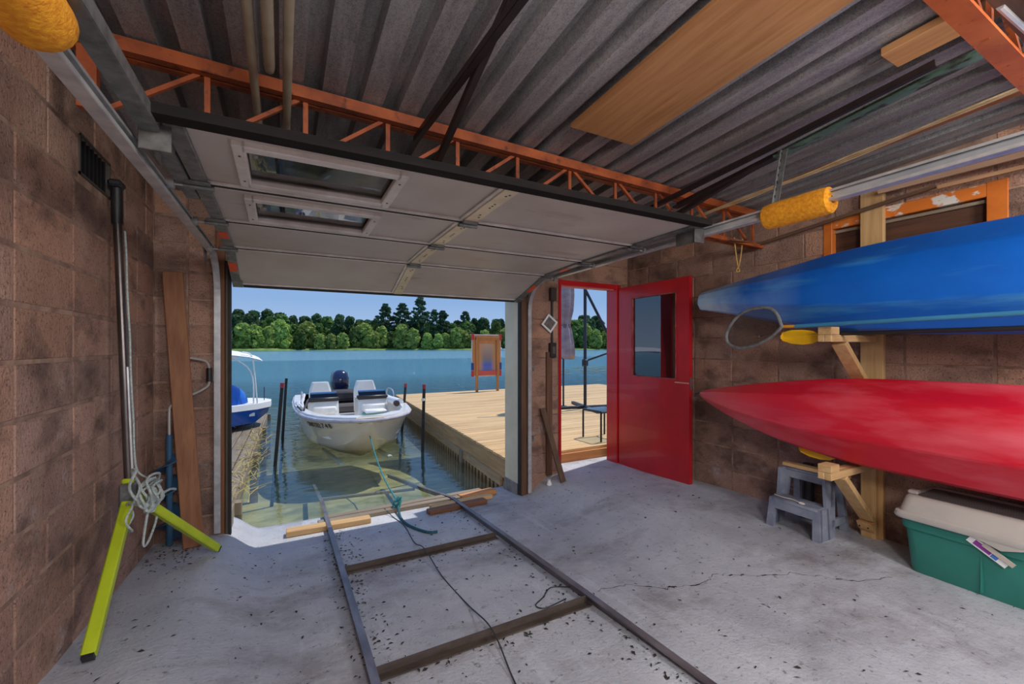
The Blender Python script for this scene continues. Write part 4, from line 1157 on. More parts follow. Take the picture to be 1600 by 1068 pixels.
# leaf: hinged at the right jamb, standing open ~97 degrees
DH = Vector((3.575, FW - .03)); DW_ = 1.03; da = R(-90 - 6.5)            # direction of the leaf from the hinge in plan
dd = Vector((-math.sin(R(1.5)), -math.cos(R(1.5))))
door = thing('door_1', (DH.x, DH.y, -.03), 'red painted half-glazed door standing open against the right wall', None, kind='structure')
xfD = Matrix(((dd.x, -dd.y, 0, DH.x), (dd.y, dd.x, 0, DH.y), (0, 0, 1, -.045), (0, 0, 0, 1)))
# local: u along leaf (from hinge), v thickness, z height
H_ = 2.10; u0, u1, z0_, z1_ = .22, .87, 1.065, 1.965
d_ = MB()
for (a, b, c, d) in ((0, u0, 0, H_), (u1, DW_, 0, H_), (u0, u1, 0, z0_), (u0, u1, z1_, H_)): d_.box(a, -.022, c, b, .022, d, 0, xfD)
d_.build('door_leaf', RED, door)
bd = MB()
for (a, b, c, d) in ((u0, u0 + .012, z0_, z1_), (u1 - .012, u1, z0_, z1_), (u0, u1, z0_, z0_ + .012), (u0, u1, z1_ - .012, z1_)): bd.box(a, -.026, c, b, .026, d, 0, xfD)
bd.build('glazing_bead', M('worn_bead', (168, 92, 84), (150, 40, 44), (14, 14, 14), rough=.6), door)
MB().box(u0, -.003, z0_, u1, .003, z1_, 0, xfD).build('window_pane', mat_glass('door_pane', (.86, .88, .88), 2.4, 0.0), door)
MB().box(DW_ - .002, -.012, .98, DW_ + .003, .012, 1.10, 0, xfD).build('latch_plate', GALV_D, door)
MB().tube([xfD @ Vector((DW_ - .06, .022, 1.03)), xfD @ Vector((DW_ - .06, .06, 1.03))], [.012, .026], 12).build('knob', GALV_D, door, smooth=True)
MB().box(u1 - .02, -.024, z0_ - .03, DW_, -.0215, z0_ - .018, 0, xfD).build('worn_line', M('worn_pink', (206, 150, 140), rough=.7), door)
for z in (.25, 1.05, 1.85): MB().cyl((DH.x + .005, DH.y + .01, z - .05), (DH.x + .005, DH.y + .01, z + .05), .009, 8).build('hinge', RED, door)

# pier fittings: conduit, switch boxes, tilted white plate, leaning stick
pf = thing('electrical_conduit', (2.55, FW, 1.4), 'black conduit with switch boxes on the pier beside the red frame', 'conduit')
MB().cyl((2.605, FW - .02, 1.35), (2.605, FW - .02, 2.0), .012, 10).build('conduit', BLACK, pf, smooth=True)
MB().box(2.57, FW - .055, 1.86, 2.645, FW - .004, 2.0, .006).build('junction_box', M('box_brown', (66, 54, 48), rough=.6), pf)
MB().box(2.565, FW - .06, 1.24, 2.64, FW - .004, 1.40, .006).build('switch_box', M('box_black', (48, 42, 42), rough=.6), pf)
MB().box(2.585, FW - .064, 1.28, 2.62, FW - .058, 1.36).build('switch_plate', M('box_grey', (96, 88, 84), rough=.5), pf)
pm4 = Matrix.Translation((2.555, FW - .045, 1.61)) @ Euler((0, R(38), 0)).to_matrix().to_4x4()
pl = thing('tilted_plate', (2.58, FW, 1.6), 'white framed square plate hanging askew on the pier', 'plate')
q = MB()
for (a, b, c, d) in ((-.075, .075, -.075, -.055), (-.075, .075, .055, .075), (-.075, -.055, -.055, .055), (.055, .075, -.055, .055)): q.box(a, -.006, c, b, .006, d, 0, pm4)
q.build('white_rim', WHITE, pl)
MB().box(-.055, -.003, -.055, .055, .003, .055, 0, pm4).build('grey_face', M('grey_face', (126, 120, 116), (92, 84, 80), (30, 30, 30), rough=.6), pl)
MB().box(2.53, FW - .035, -.04, 2.60, FW - .004, 1.3, .003).build('pier_batten', wood('pier_batten', (126, 90, 66), (94, 64, 48), 'z'), label='brown vertical batten on the pier below the switch box', cat='batten')
MB().beam((2.565, 3.66, floor_z(2.565, 3.66) + .005), (2.46, FW - .05, .70), .06, .022, up=(0, -1, .2)).build('leaning_stick', wood('stick_brown', (120, 92, 70), (90, 66, 50), 'z'), label='short brown board leaning on the pier below the switch box', cat='board')
MB().lathe([(.028, 0), (.03, .01), (.022, .03), (.014, .05), (.02, .06)], (2.47, 3.78, floor_z(2.47, 3.78)), 10).build('white_fitting', WHITE, smooth=True, label='small white plastic fitting on the floor by the leaning board', cat='fitting')

# ------------------------------------------------------------------ boat rails on the floor
RAIL = M('grey_rail_steel', (136, 130, 134), (98, 92, 96), (10, 3, 10), rough=.4, metal=.4)
rf = thing('boat_rail_frame', (.9, 2.5, -.1), 'grey steel launching rails with cross bars running down into the water', 'rail frame')
def rail(pts):
    mb = MB(); rings1, rings2 = [], []
    for (x, y, z) in pts:
        rings1.append([(x - .018, y, z + .046), (x + .018, y, z + .046), (x + .018, y, z + .053), (x - .018, y, z + .053)])
        rings2.append([(x + .004, y, z), (x + .012, y, z), (x + .012, y, z + .046), (x + .004, y, z + .046)])
    mb.loft(rings1); mb.loft(rings2); return mb.build('rail', RAIL, rf)
fz = lambda x, y: floor_z(x, y)
rail([(.315, .2, fz(.33, .2)), (.335, 2.0, fz(.33, 2)), (.355, 4.3, fz(.35, 4.3)), (.37, 4.9, -.32), (.39, 6.6, -.62)])
rail([(1.485, .2, fz(1.48, .2)), (1.485, 2.0, fz(1.48, 2)), (1.52, 3.9, fz(1.5, 3.9)), (1.53, 4.15, fz(1.5, 4.15) + .0), (1.44, 4.75, -.30), (1.40, 6.6, -.62)])
for y in (1.86, 3.0):
    MB().box(.345, y - .024, 0, 1.475, y + .024, .007).box(.345, y + .018, .007, 1.475, y + .024, .04).build('cross_bar', M('brown_rail_steel', (104, 92, 84), (76, 66, 60), (4, 12, 12), rough=.55, metal=.3), rf)
    o = [c for c in bpy.data.objects if c.name.startswith('cross_bar')][-1]
    for v in o.data.vertices: v.co.z += floor_z(.9, v.co.y) + .004
MB().tube([(.38, 5.3, -.37), (1.42, 5.15, -.37)], .02, 8).build('cross_pipe', OLDW('x'), rf)

# boards at the threshold
def tboard(x0, y0, x1, y1, h, z, mat, lab, ang=0.0, grp='threshold boards'):
    c = Vector(((x0 + x1) / 2, (y0 + y1) / 2, 0)); zz = floor_z(c.x, c.y) if z is None else z
    xf = Matrix.Translation((c.x, c.y, zz + .002)) @ Euler((R(-4.4), 0, R(ang))).to_matrix().to_4x4()
    return MB().box(-(x1 - x0) / 2, -(y1 - y0) / 2, 0, (x1 - x0) / 2, (y1 - y0) / 2, h, .004, xf).build('threshold_board', mat, label=lab, cat='board', group=grp)
tboard(.03, 3.96, .70, 4.08, .045, None, PINE('x'), 'thick tan board crossing under the left rail at the threshold', -2.0)
tboard(.28, 4.13, 1.62, 4.21, .036, None, OLDW('x'), 'long pale board along the water edge, nearer of the pair', 1.0)
tboard(.34, 4.245, 1.92, 4.33, .036, None, OLDW('x'), 'long pale board along the water edge, outer of the pair', 1.5)
tboard(1.20, 3.86, 1.80, 3.96, .04, None, BROWNW('x'), 'lower brown board stacked under the right rail', 3.0)
tboard(1.26, 3.985, 1.92, 4.07, .04, None, PINE('x'), 'tan board lying just behind the stack by the right rail', 3.0)
tboard(1.62, 4.10, 2.02, 4.22, .05, None, wood('orange_fascia', (216, 150, 92), (186, 120, 66), 'x'), 'wide orange tan offcut right of the right rail', 6.0)
tboard(.42, 4.40, 1.30, 4.45, .03, -.295, OLDW('x'), 'thin grey stick floating along the water edge', 5.0)

# rope from the bow to the threshold, with knot and tail
TEAL = M('teal_rope', (64, 150, 150), (40, 110, 122), (60, 60, 60), rough=.85, bump=.6, bscale=150.0)
PALE = M('pale_rope', (196, 206, 200), (156, 166, 162), (80, 80, 80), rough=.9, bump=.6, bscale=160.0)
rp = thing('bow_rope', (.98, 4.1, -.2), 'teal bow rope from the motorboat knotted at the threshold', 'rope')
pts = []
a, b = Vector((BX, BY + .12, .01)), Vector((.985, 4.22, -.14))
for k in range(13):
    t = k / 12; p = a.lerp(b, t); p.z -= .10 * math.sin(math.pi * t); pts.append(p)
MB().tube(pts, .0085, 8).build('standing_line', TEAL, rp, smooth=True)
kn = MB()
for k in range(4):
    q0 = k * .8; kn.tube([Vector((.985 + .035 * math.cos(q) * (1 if k % 2 else .6), 4.19 + .04 * math.sin(q), -.165 + .035 * math.sin(q + q0) + .012 * k)) for q in [2 * math.pi * j / 14 for j in range(14)]], .009, 6, closed=True)
kn.build('knot', TEAL, rp, smooth=True)
MB().tube(crv([(.985, 4.17, -.17), (.955, 3.95, floor_z(.95, 3.95) + .012), (.95, 3.72, floor_z(.95, 3.72) + .012), (1.0, 3.52, floor_z(1, 3.52) + .012), (1.06, 3.40, floor_z(1, 3.4) + .012), (1.12, 3.38, floor_z(1, 3.38) + .012)], 6), .0115, 8).build('tail', M('dark_teal_rope', (44, 104, 116), (30, 78, 92), (60, 60, 60), rough=.85), rp, smooth=True)
fzz = lambda x, y, d=.006: (x, y, floor_z(x, y) + d)
MB().tube(crv([fzz(.86, 4.18, .045), fzz(.90, 4.0), fzz(.93, 3.70), fzz(.90, 3.27), (.897, 3.0, floor_z(.9, 3) + .052), fzz(.897, 2.62), fzz(.905, 2.21), (.888, 1.86, floor_z(.9, 1.86) + .05), fzz(.84, 1.54), fzz(.80, 1.2), fzz(.8, .6)], 6), .0038, 6).build('black_cable', M('grey_cable', (58, 58, 62), rough=.6), smooth=True, label='thin dark cable running along the floor between the rails', cat='cable')
MB().tube(crv([fzz(1.50, 2.05, .01), fzz(1.40, 2.12), fzz(1.30, 2.05), fzz(1.22, 2.0), fzz(1.25, 1.95), fzz(1.40, 1.97)], 6), .003, 6).build('scrap_wire', BLACK, smooth=True, label='curl of black scrap wire by the right rail joint', cat='wire')

# ------------------------------------------------------------------ left wall: vent, pole with splayed legs, rope, plank, ice auger
vt = thing('wall_vent', (LW, 2.86, 2.15), 'black slatted vent set high in the left block wall', 'vent')
f_ = MB()
for (a, b, c, d) in ((VENT[0], VENT[0] + .012, VENT[2], VENT[3]), (VENT[1] - .012, VENT[1], VENT[2], VENT[3]), (VENT[0], VENT[1], VENT[2], VENT[2] + .012), (VENT[0], VENT[1], VENT[3] - .012, VENT[3])): f_.box(LW - .12, a, c, LW + .006, b, d)
f_.build('frame', M('vent_zinc', (84, 78, 72), rough=.6, metal=.3), vt)
MB().box(LW - .16, VENT[0], VENT[2], LW - .13, VENT[1], VENT[3]).build('backing', M('vent_black', (10, 10, 10), rough=1, spec=0), vt)  # matt black sheet closing the back of the vent
for k in range(7):
    y = VENT[0] + .03 + k * .05
    MB().box(-.05, -.004, VENT[2] + .012, .0, .004, VENT[3] - .012, 0, Matrix.Translation((LW + .0, y, 0)) @ Euler((0, 0, R(-25))).to_matrix().to_4x4()).build('slat', BLACK, vt)

hub = Vector((-.705, 2.92, .60)); LIME = M('lime_paint', (196, 214, 44), (178, 196, 36), (5, 5, 5), rough=.4)
tp = thing('tripod_pole', (-.69, 2.9, .05), 'metal pole with black top and two splayed lime green legs at the left wall', 'pole stand')
ptop = Vector((-.772, 3.0, 2.05))
MB().cyl(hub + Vector((0, 0, .02)), ptop, .019, 14).build('pole', M('anodised_tube', (120, 112, 108), (84, 78, 76), (6, 6, 2), rough=.3, metal=.8), tp, smooth=True)
MB().cyl(hub + Vector((.018, -.012, .05)), ptop.lerp(hub, .55) + Vector((.018, -.012, 0)), .006, 8).build('inner_rod', GALV, tp, smooth=True)
MB().cyl(ptop - Vector((0, 0, .04)), ptop + Vector((-.004, .005, .17)), .025, 12).build('grip', BLACK, tp, smooth=True)
MB().box(ptop.x - .03, ptop.y - .05, ptop.z + .15, ptop.x + .03, ptop.y + .03, ptop.z + .185, .01).build('hook_head', BLACK, tp)
def sqleg(p0, p1, w):
    m = MB(); m.beam(p0, p1, w, w, ch=.006); m.build('leg', LIME, tp)
    d = (Vector(p1) - Vector(p0)).normalized(); e1 = Vector(p1); MB().beam(e1 - d * .004, e1 + d * .012, w * .8, w * .8).build('foot_cap', BLACK, tp)
sqleg(hub + Vector((0, -.02, -.05)), (-.685, 2.32, floor_z(-.69, 2.32) + .045), .048)
sqleg(hub + Vector((.01, .02, -.02)), (-.385, 3.47, floor_z(-.38, 3.47) + .04), .046)
MB().box(hub.x - .035, hub.y - .04, hub.z - .07, hub.x + .035, hub.y + .04, hub.z + .05, .01).build('hub_bracket', GALV_D, tp)
MB().box(hub.x - .025, hub.y - .03, hub.z + .05, hub.x + .025, hub.y + .03, hub.z + .075, .006).build('lime_collar', LIME, tp)
rb = thing('rope_bundle', hub, 'tangled grey white rope looped around the tripod hub', 'rope')
rg = random.Random(12)
def loop(c, rx, rz, rot, tilt, lab=None, r=.0062):
    pts = []
    for k in range(26):
        q = 2 * math.pi * k / 26; w_ = .012 * math.sin(3 * q + c[1])
        v = Vector((.05 + w_, rx * math.cos(q), rz * math.sin(q))); v.rotate(Euler((rot, 0, tilt))); pts.append(Vector(c) + v)
    return MB().tube(pts, r, 6, closed=True).build('loop', PALE, rb, smooth=True)
hc = hub + Vector((.03, .0, -.01))
for k in range(6): loop((hc.x + rg.uniform(-.015, .03), hc.y + rg.uniform(-.05, .06), hc.z + rg.uniform(-.03, .03)), rg.uniform(.09, .15), rg.uniform(.055, .09), rg.uniform(-.5, .3), rg.uniform(-.3, .3))
loop((hc.x - .02, hc.y - .16, hc.z + .07), .05, .11, .5, .1)
loop((hc.x - .05, hc.y - .12, hc.z - .09), .07, .07, .3, .2, r=.005)
cl = MB()
for k in range(7):
    c = hc + Vector((.06, .0 + rg.uniform(-.03, .05), -.04 + rg.uniform(-.05, .04))); cl.tube([c + Vector((.012 * math.cos(q), .028 * math.cos(q + k), .028 * math.sin(q))) for q in [2 * math.pi * j / 10 for j in range(10)]], .0085, 6, closed=True)
cl.build('knot', PALE, rb, smooth=True)
MB().tube(crv([ptop.lerp(hub, .05 + .1 * k) + Vector((.026, .012 + .006 * math.sin(k * 2.0), 0)) for k in range(9)] + [hub + Vector((.03, .02, .10)), hc + Vector((.04, .07, .05))], 5), .005, 6).build('riser', PALE, rb, smooth=True)
MB().tube(crv([hc + Vector((.05, .1, -.05)), hc + Vector((.07, .2, -.07)), hc + Vector((.09, .28, -.075)), hc + Vector((.1, .36, -.1))], 6), .007, 6).build('tail', PALE, rb, smooth=True)
MB().tube(crv([hc + Vector((.05, .18, -.08)), hc + Vector((.05, .16, -.2)), hc + Vector((.04, .03, -.28)), hc + Vector((.03, -.01, -.26)), hc + Vector((.05, .02, -.06))], 6), .006, 6).build('hanging_bight', PALE, rb, smooth=True)

MB().beam((-.545, 3.70, floor_z(-.545, 3.70) + .004), (-.70, 3.905, 1.90), .12, .038, up=(.1, -1, 0), ch=.004).build('leaning_plank', wood('tan_plank', (156, 106, 70), (122, 78, 50), 'z'), label='tan brown plank leaning in the left front corner', cat='plank')
ag = thing('ice_auger', (-.70, 3.80, 0), 'blue hand ice auger with spiral blades and bent crank in the corner', 'auger')
BLU = M('auger_blue', (66, 108, 140), (50, 86, 116), (6, 6, 6), rough=.35, metal=.2)
ax_, ay_ = -.70, 3.80
MB().cyl((ax_, ay_, floor_z(ax_, ay_) + .02), (ax_, ay_, .74), .020, 12).build('shaft', BLU, ag, smooth=True)
sp_ = MB(); rings = []
for k in range(66):
    q = k / 65 * 2 * math.pi * 3.0; z = .0 + .60 * k / 65
    rings.append([(ax_ + .02 * math.cos(q), ay_ + .02 * math.sin(q), z), (ax_ + .085 * math.cos(q), ay_ + .085 * math.sin(q), z - .012), (ax_ + .085 * math.cos(q), ay_ + .085 * math.sin(q), z - .006), (ax_ + .02 * math.cos(q), ay_ + .02 * math.sin(q), z + .006)])
sp_.loft(rings); sp_.build('spiral_blade', BLU, ag, smooth=True)
MB().tube(crv([(ax_, ay_, .72), (ax_, ay_, .90), (ax_ + .01, ay_, .94), (ax_ + .05, ay_ + .01, .965), (ax_ + .10, ay_ + .03, 1.0), (-.53, 3.86, 1.035), (-.485, 3.88, 1.07), (-.478, 3.88, 1.12), (-.478, 3.88, 1.20), (-.50, 3.88, 1.25), (-.56, 3.87, 1.27), (-.64, 3.86, 1.285)], 6), .009, 8).build('crank', M('grey_rod', (188, 184, 178), rough=.4, metal=.4), ag, smooth=True)
MB().cyl((-.478, 3.88, 1.10), (-.478, 3.88, 1.20), .019, 12).build('grip', BLACK, ag, smooth=True)

# dry leaf litter blown against the left corner and along the rails
db = MB(); rd = random.Random(21)
def flake(x, y, s):
    a = rd.uniform(0, 6.28); z = floor_z(x, y) + .003; c_, s_ = math.cos(a), math.sin(a); w_ = s * rd.uniform(.15, .55)
    q = [(s, 0, 0), (0, w_, rd.uniform(0, .006)), (-s, 0, 0), (0, -w_, rd.uniform(0, .004))]
    db.add([(x + c_ * u - s_ * v, y + s_ * u + c_ * v, z + h_) for u, v, h_ in q], [(0, 1, 2, 3)])
for _ in range(1300):
    k = rd.random()
    if k < .30: x, y = rd.gauss(.39, .06), rd.uniform(.6, 3.9)
    elif k < .42: x, y = rd.gauss(1.42, .06), rd.uniform(.6, 3.9)
    elif k < .52: x, y = rd.uniform(.36, 1.4), rd.choice((1.86, 3.0)) - abs(rd.gauss(0, .06))
    elif k < .60: x, y = rd.uniform(-.78, -.5), rd.gauss(3.6, .2)
    else: x, y = rd.uniform(-.7, 3.6), rd.uniform(.5, 3.8)
    flake(x, min(y, 3.9), rd.uniform(.004, .016))
db.build('leaf_litter', M('dark_litter', (62, 54, 48), (44, 40, 38), (30, 30, 30), rough=.9), label='scattered dark leaf litter and grit on the concrete floor', cat='debris', kind='stuff', fix=False)
# crack in the slab
ck = MB(); cp = [(1.60, 1.96), (1.80, 1.915), (1.95, 1.758), (2.16, 1.667), (2.284, 1.70), (2.38, 1.619), (2.50, 1.539), (2.676, 1.453), (2.796, 1.341), (2.905, 1.229), (3.16, 1.147)]
fine = []
for a, b in zip(cp, cp[1:]):
    for k in range(8):
        t = k / 8; fine.append((a[0] + (b[0] - a[0]) * t + rd.gauss(0, .005), a[1] + (b[1] - a[1]) * t + rd.gauss(0, .008)))
for i in range(len(fine) - 1):
    a, b = fine[i], fine[i + 1]; w_ = rd.choice((.0012, .0015, .002, .005)) 
    ck.add([(a[0], a[1] - w_, floor_z(*a) + .0015), (b[0], b[1] - w_, floor_z(*b) + .0015), (b[0], b[1] + w_, floor_z(*b) + .0015), (a[0], a[1] + w_, floor_z(*a) + .0015)], [(0, 1, 2, 3)])
ck.build('slab_crack', M('crack_dark', (48, 44, 42), rough=1), floor, fix=False)

# ------------------------------------------------------------------ right wall: boarded window, rack, kayaks
OFR = M('orange_window_paint', (216, 120, 40), (196, 100, 30), (5, 5, 5), rough=.55)
OFP = M('flaking_orange_paint', (216, 118, 40), (220, 214, 204), (3, 7, 12), lo=.52, hi=.58, rough=.6, c3=(50, 50, 60), s3=(4, 20, 28), lo3=.66, hi3=.7)
wi = thing('window_1', (RW, 1.3, 1.6), 'boarded window with flaking orange frame above the blue kayak', None, kind='structure')
MB().box(RW - .012, WIN[0] - .03, 1.6, RW + .05, WIN[0] + .06, 2.34, .004).build('window_jamb', OFR, wi)
MB().box(RW - .012, WIN[1] - .035, 1.6, RW + .12, WIN[1] + .025, 2.34, .004).build('window_jamb', OFR, wi)
MB().box(RW - .010, WIN[0] + .05, 2.255, RW + .12, WIN[1] - .03, 2.335, .004).build('window_head', OFP, wi)
MB().box(RW + .0, WIN[0], 1.58, RW + .12, WIN[1], 1.62, .004).build('window_sill', OFR, wi)
MB().box(RW + .02, WIN[0] + .03, 2.225, RW + .05, WIN[1] - .03, 2.245).build('grey_strip', OLDW('y'), wi)
MB().box(RW + .045, WIN[0], 1.6, RW + .07, WIN[1], 2.32).build('board_infill', DARKW, wi)

def rack(Y, lab):
    e = thing('kayak_rack', (RW - .04, Y, 0), lab, 'rack', 'pine kayak racks')
    MB().box(RW - .045, Y - .07, fz(3.6, Y), RW - .006, Y + .065, 2.46, .003).build('wall_post', PINE('z'), e)
    MB().box(RW - .085, Y - .045, fz(3.6, Y), RW - .046, Y + .045, .98, .003).build('lower_post', PINE('z'), e)
    for zt, nm in ((1.435, 'upper'), (.555, 'lower')):
        MB().box(3.05, Y - .045, zt - .045, RW - .086, Y - .006, zt, .003).build('arm', PINE('x'), e)
        MB().box(3.05, Y - .005, zt - .045, RW - .086, Y + .034, zt, .003).build('arm', PINE('x'), e)
        MB().box(3.05, Y - .045, zt + .001, 3.15, Y + .034, zt + .05, .003).build('end_stop', PINE('x'), e)
        MB().beam((3.24, Y - .002, zt - .05), (RW - .10, Y - .002, zt - .40), .085, .038, up=(-.4, 0, -.6), ch=.003).build('brace', PINE('z'), e)
        MB().prism([(RW - .15, zt - .42), (RW - .086, zt - .42), (RW - .086, zt - .50), (RW - .12, zt - .47)], Y - .044, Y + .044, 'y').build('brace_foot', PINE('z'), e)
        sc_ = MB()
        for yy in (-.025, .025): sc_.box(RW - .152, Y + yy - .004, zt - .455, RW - .146, Y + yy + .004, zt - .447)
        sc_.build('screws', BLACK, e)
    return e
rack(1.475, 'pine bracket rack carrying the bow ends of both kayaks')
rack(-.55, 'pine bracket rack behind the frame carrying the kayak sterns')

def chaikin(poly, it=2, k=.22):
    for _ in range(it):
        out = []
        for i in range(len(poly)):
            a, b = poly[i], poly[(i + 1) % len(poly)]
            out += [(a[0] + (b[0] - a[0]) * k, a[1] + (b[1] - a[1]) * k), (b[0] + (a[0] - b[0]) * k, b[1] + (a[1] - b[1]) * k)]
        poly = out
    return poly
def kayak(name, tab, mat, lab, roll, poly, X0):
    """tab: y, centre z, half width, bottom depth, deck depth, x shift"""
    e = thing(name, (X0, 1.475, tab[3][1] - tab[3][2]), lab, 'kayak', 'kayaks on the rack')
    pl_ = chaikin(poly, 1, .05); rings = []
    cr_, sr_ = math.cos(roll), math.sin(roll)
    ys = []
    for a, b in zip(tab, tab[1:]):
        for k in range(4): ys.append(a[0] + (b[0] - a[0]) * k / 4)
    ys.append(tab[-1][0])
    # smooth interpolation through the stations
    P_ = [Vector((t[0], t[1], t[2])) for t in tab]; Q_ = [Vector((t[3], t[4], t[5])) for t in tab]
    A_, B_ = crv(P_, 5), crv(Q_, 5)
    for p, q in zip(A_, B_):
        y, zc, hw = p; bd, dd, xs_ = q
        ring = []
        for (a, b) in pl_:
            wz = a * hw; bx = -b * bd if b > 0 else -b * dd
            ring.append((X0 + xs_ + bx * cr_ + wz * sr_, y, zc + wz * cr_ - bx * sr_))
        rings.append(ring)
    m = MB(); m.loft(rings); o = m.build('hull', mat, e, smooth=2); o.data.set_sharp_from_angle(angle=R(11))
    return e, A_, B_
HP = [(1, 0), (.95, .40), (.47, .92), (0, 1.0), (-.47, .92), (-.95, .40), (-1, 0), (-.7, -.65), (0, -1), (.7, -.65)]
KB = M('blue_kayak_plastic', (14, 100, 196), (10, 86, 178), (2, 1.2, 2), rough=.34, c3=(70, 150, 206), s3=(5, 1.0, 9), lo3=.56, hi3=.80)
KR = M('red_kayak_plastic', (212, 30, 52), (196, 20, 42), (2, 1.2, 2), rough=.36, c3=(222, 92, 104), s3=(3, 1.2, 5), lo3=.46, hi3=.74)
def bow_scuff(m, y0, y1, c, amt):            # pale scraped plastic towards the bow
    nt = m.node_tree; b = nt.nodes['Principled BSDF']; src = b.inputs['Base Color'].links[0].from_socket
    ge = nt.nodes.new('ShaderNodeNewGeometry'); sp = nt.nodes.new('ShaderNodeSeparateXYZ'); nt.links.new(ge.outputs['Position'], sp.inputs[0])
    mr = nt.nodes.new('ShaderNodeMapRange'); nt.links.new(sp.outputs['Y'], mr.inputs[0]); mr.inputs[1].default_value = y0; mr.inputs[2].default_value = y1
    no = nt.nodes.new('ShaderNodeTexNoise'); no.inputs['Scale'].default_value = 3.0; no.inputs['Detail'].default_value = 6.0; nt.links.new(ge.outputs['Position'], no.inputs['Vector'])
    n2 = nt.nodes.new('ShaderNodeMapRange'); nt.links.new(no.outputs['Fac'], n2.inputs[0]); n2.inputs[1].default_value = .25; n2.inputs[2].default_value = .62
    mu = nt.nodes.new('ShaderNodeMath'); mu.operation = 'MULTIPLY'; nt.links.new(mr.outputs[0], mu.inputs[0]); nt.links.new(n2.outputs[0], mu.inputs[1])
    m2 = nt.nodes.new('ShaderNodeMath'); m2.operation = 'MULTIPLY'; nt.links.new(mu.outputs[0], m2.inputs[0]); m2.inputs[1].default_value = amt
    mx = nt.nodes.new('ShaderNodeMix'); mx.data_type = 'RGBA'; nt.links.new(m2.outputs[0], mx.inputs[0]); nt.links.new(src, mx.inputs[6]); mx.inputs[7].default_value = srgb(*c)
    nt.links.new(mx.outputs[2], b.inputs['Base Color'])
bow_scuff(KB, 1.7, 2.55, (176, 206, 226), .9); bow_scuff(KR, 1.9, 2.6, (222, 120, 110), .5)
tabB = [(2.655, 1.772, .066, .05, .05, -.03), (2.645, 1.772, .082, .07, .06, -.03), (2.60, 1.772, .09, .09, .07, -.02), (2.35, 1.766, .135, .14, .10, -.01), (1.95, 1.748, .21, .19, .13, 0), (1.5, 1.738, .283, .22, .16, 0), (1.0, 1.735, .31, .23, .17, 0), (.4, 1.735, .315, .23, .17, 0), (-.3, 1.735, .29, .21, .16, 0), (-.9, 1.74, .2, .17, .12, 0), (-1.4, 1.76, .06, .08, .05, 0)]
kb, A_, B_ = kayak('blue_kayak', tabB, KB, 'blue plastic kayak lying on its side on the upper rack', R(9), HP, 3.44)
MB().beam((3.395, 2.662, 1.80), (3.395, 2.672, 1.75), .05, .012).build('toggle_recess', M('pale_blue', (150, 190, 214), rough=.5), kb)
tabR = [(2.665, .925, .012, .015, .015, -.03), (2.60, .915, .05, .055, .05, -.02), (2.35, .888, .13, .13, .10, -.01), (1.95, .862, .225, .19, .13, 0), (1.5, .858, .285, .225, .16, 0), (1.0, .858, .30, .24, .17, 0), (.4, .858, .30, .24, .17, 0), (-.3, .86, .28, .22, .16, 0), (-.9, .87, .2, .17, .12, 0), (-1.4, .90, .03, .05, .05, 0)]
kr, A_, B_ = kayak('red_kayak', tabR, KR, 'red plastic kayak lying on its side on the lower rack', R(12), HP, 3.43)
MB().tube(crv([(3.39, 2.655, .93), (3.37, 2.69, .925), (3.37, 2.70, .89), (3.39, 2.665, .87)], 5), .006, 6).build('grab_loop', BLACK, kr, smooth=True)

# landing net resting on the arm ends
nt_e = thing('landing_net', (3.0, 1.7, 1.48), 'landing net with blue handle resting in front of the blue kayak', 'fishing net')
hp_ = [(1.70, 1.495), (1.735, 1.585), (1.80, 1.63), (1.93, 1.625), (2.03, 1.575), (2.105, 1.47), (2.10, 1.39), (2.02, 1.35), (1.90, 1.365), (1.78, 1.42)]
hoop = crv([(2.99, y, z) for y, z in hp_ + hp_[:1]], 5)[:-1]
MB().tube(hoop, .0115, 8, closed=True).build('hoop', GALV_D, nt_e, smooth=True)
g = G('net_mesh'); tr_ = g.n('BsdfTransparent'); df = g.n('BsdfDiffuse'); df.inputs[0].default_value = srgb(62, 56, 54)
mx = g.n('MixShader'); mx.inputs[0].default_value = .55; g.l(tr_.outputs[0], mx.inputs[1]); g.l(df.outputs[0], mx.inputs[2]); g.l(mx.outputs[0], g.out.inputs['Surface'])
cen = Vector((3.06, 1.9, 1.46)); rings = []
for t in (1, .85, .6, .3, .04): rings.append([Vector((2.99 + .07 * (1 - t * t), cen.y + (p.y - cen.y) * t, cen.z - .03 * (1 - t) + (p.z - cen.z) * t + .006 * math.sin(7 * p.y * (1 - t) * 6))) for p in hoop])
MB().loft(rings, caps=False).build('net_bag', g.m, nt_e, smooth=True, fix=False)
MB().cyl((3.0, 1.705, 1.495), (3.005, 1.62, 1.494), .011, 10).build('ferrule', M('ferrule_orange', (206, 140, 50), rough=.4), nt_e, smooth=True)
MB().cyl((3.005, 1.62, 1.494), (3.03, .2, 1.525), .0125, 12).build('handle', M('net_blue', (74, 150, 190), (60, 130, 172), (3, 3, 3), rough=.3, metal=.3), nt_e, smooth=True)

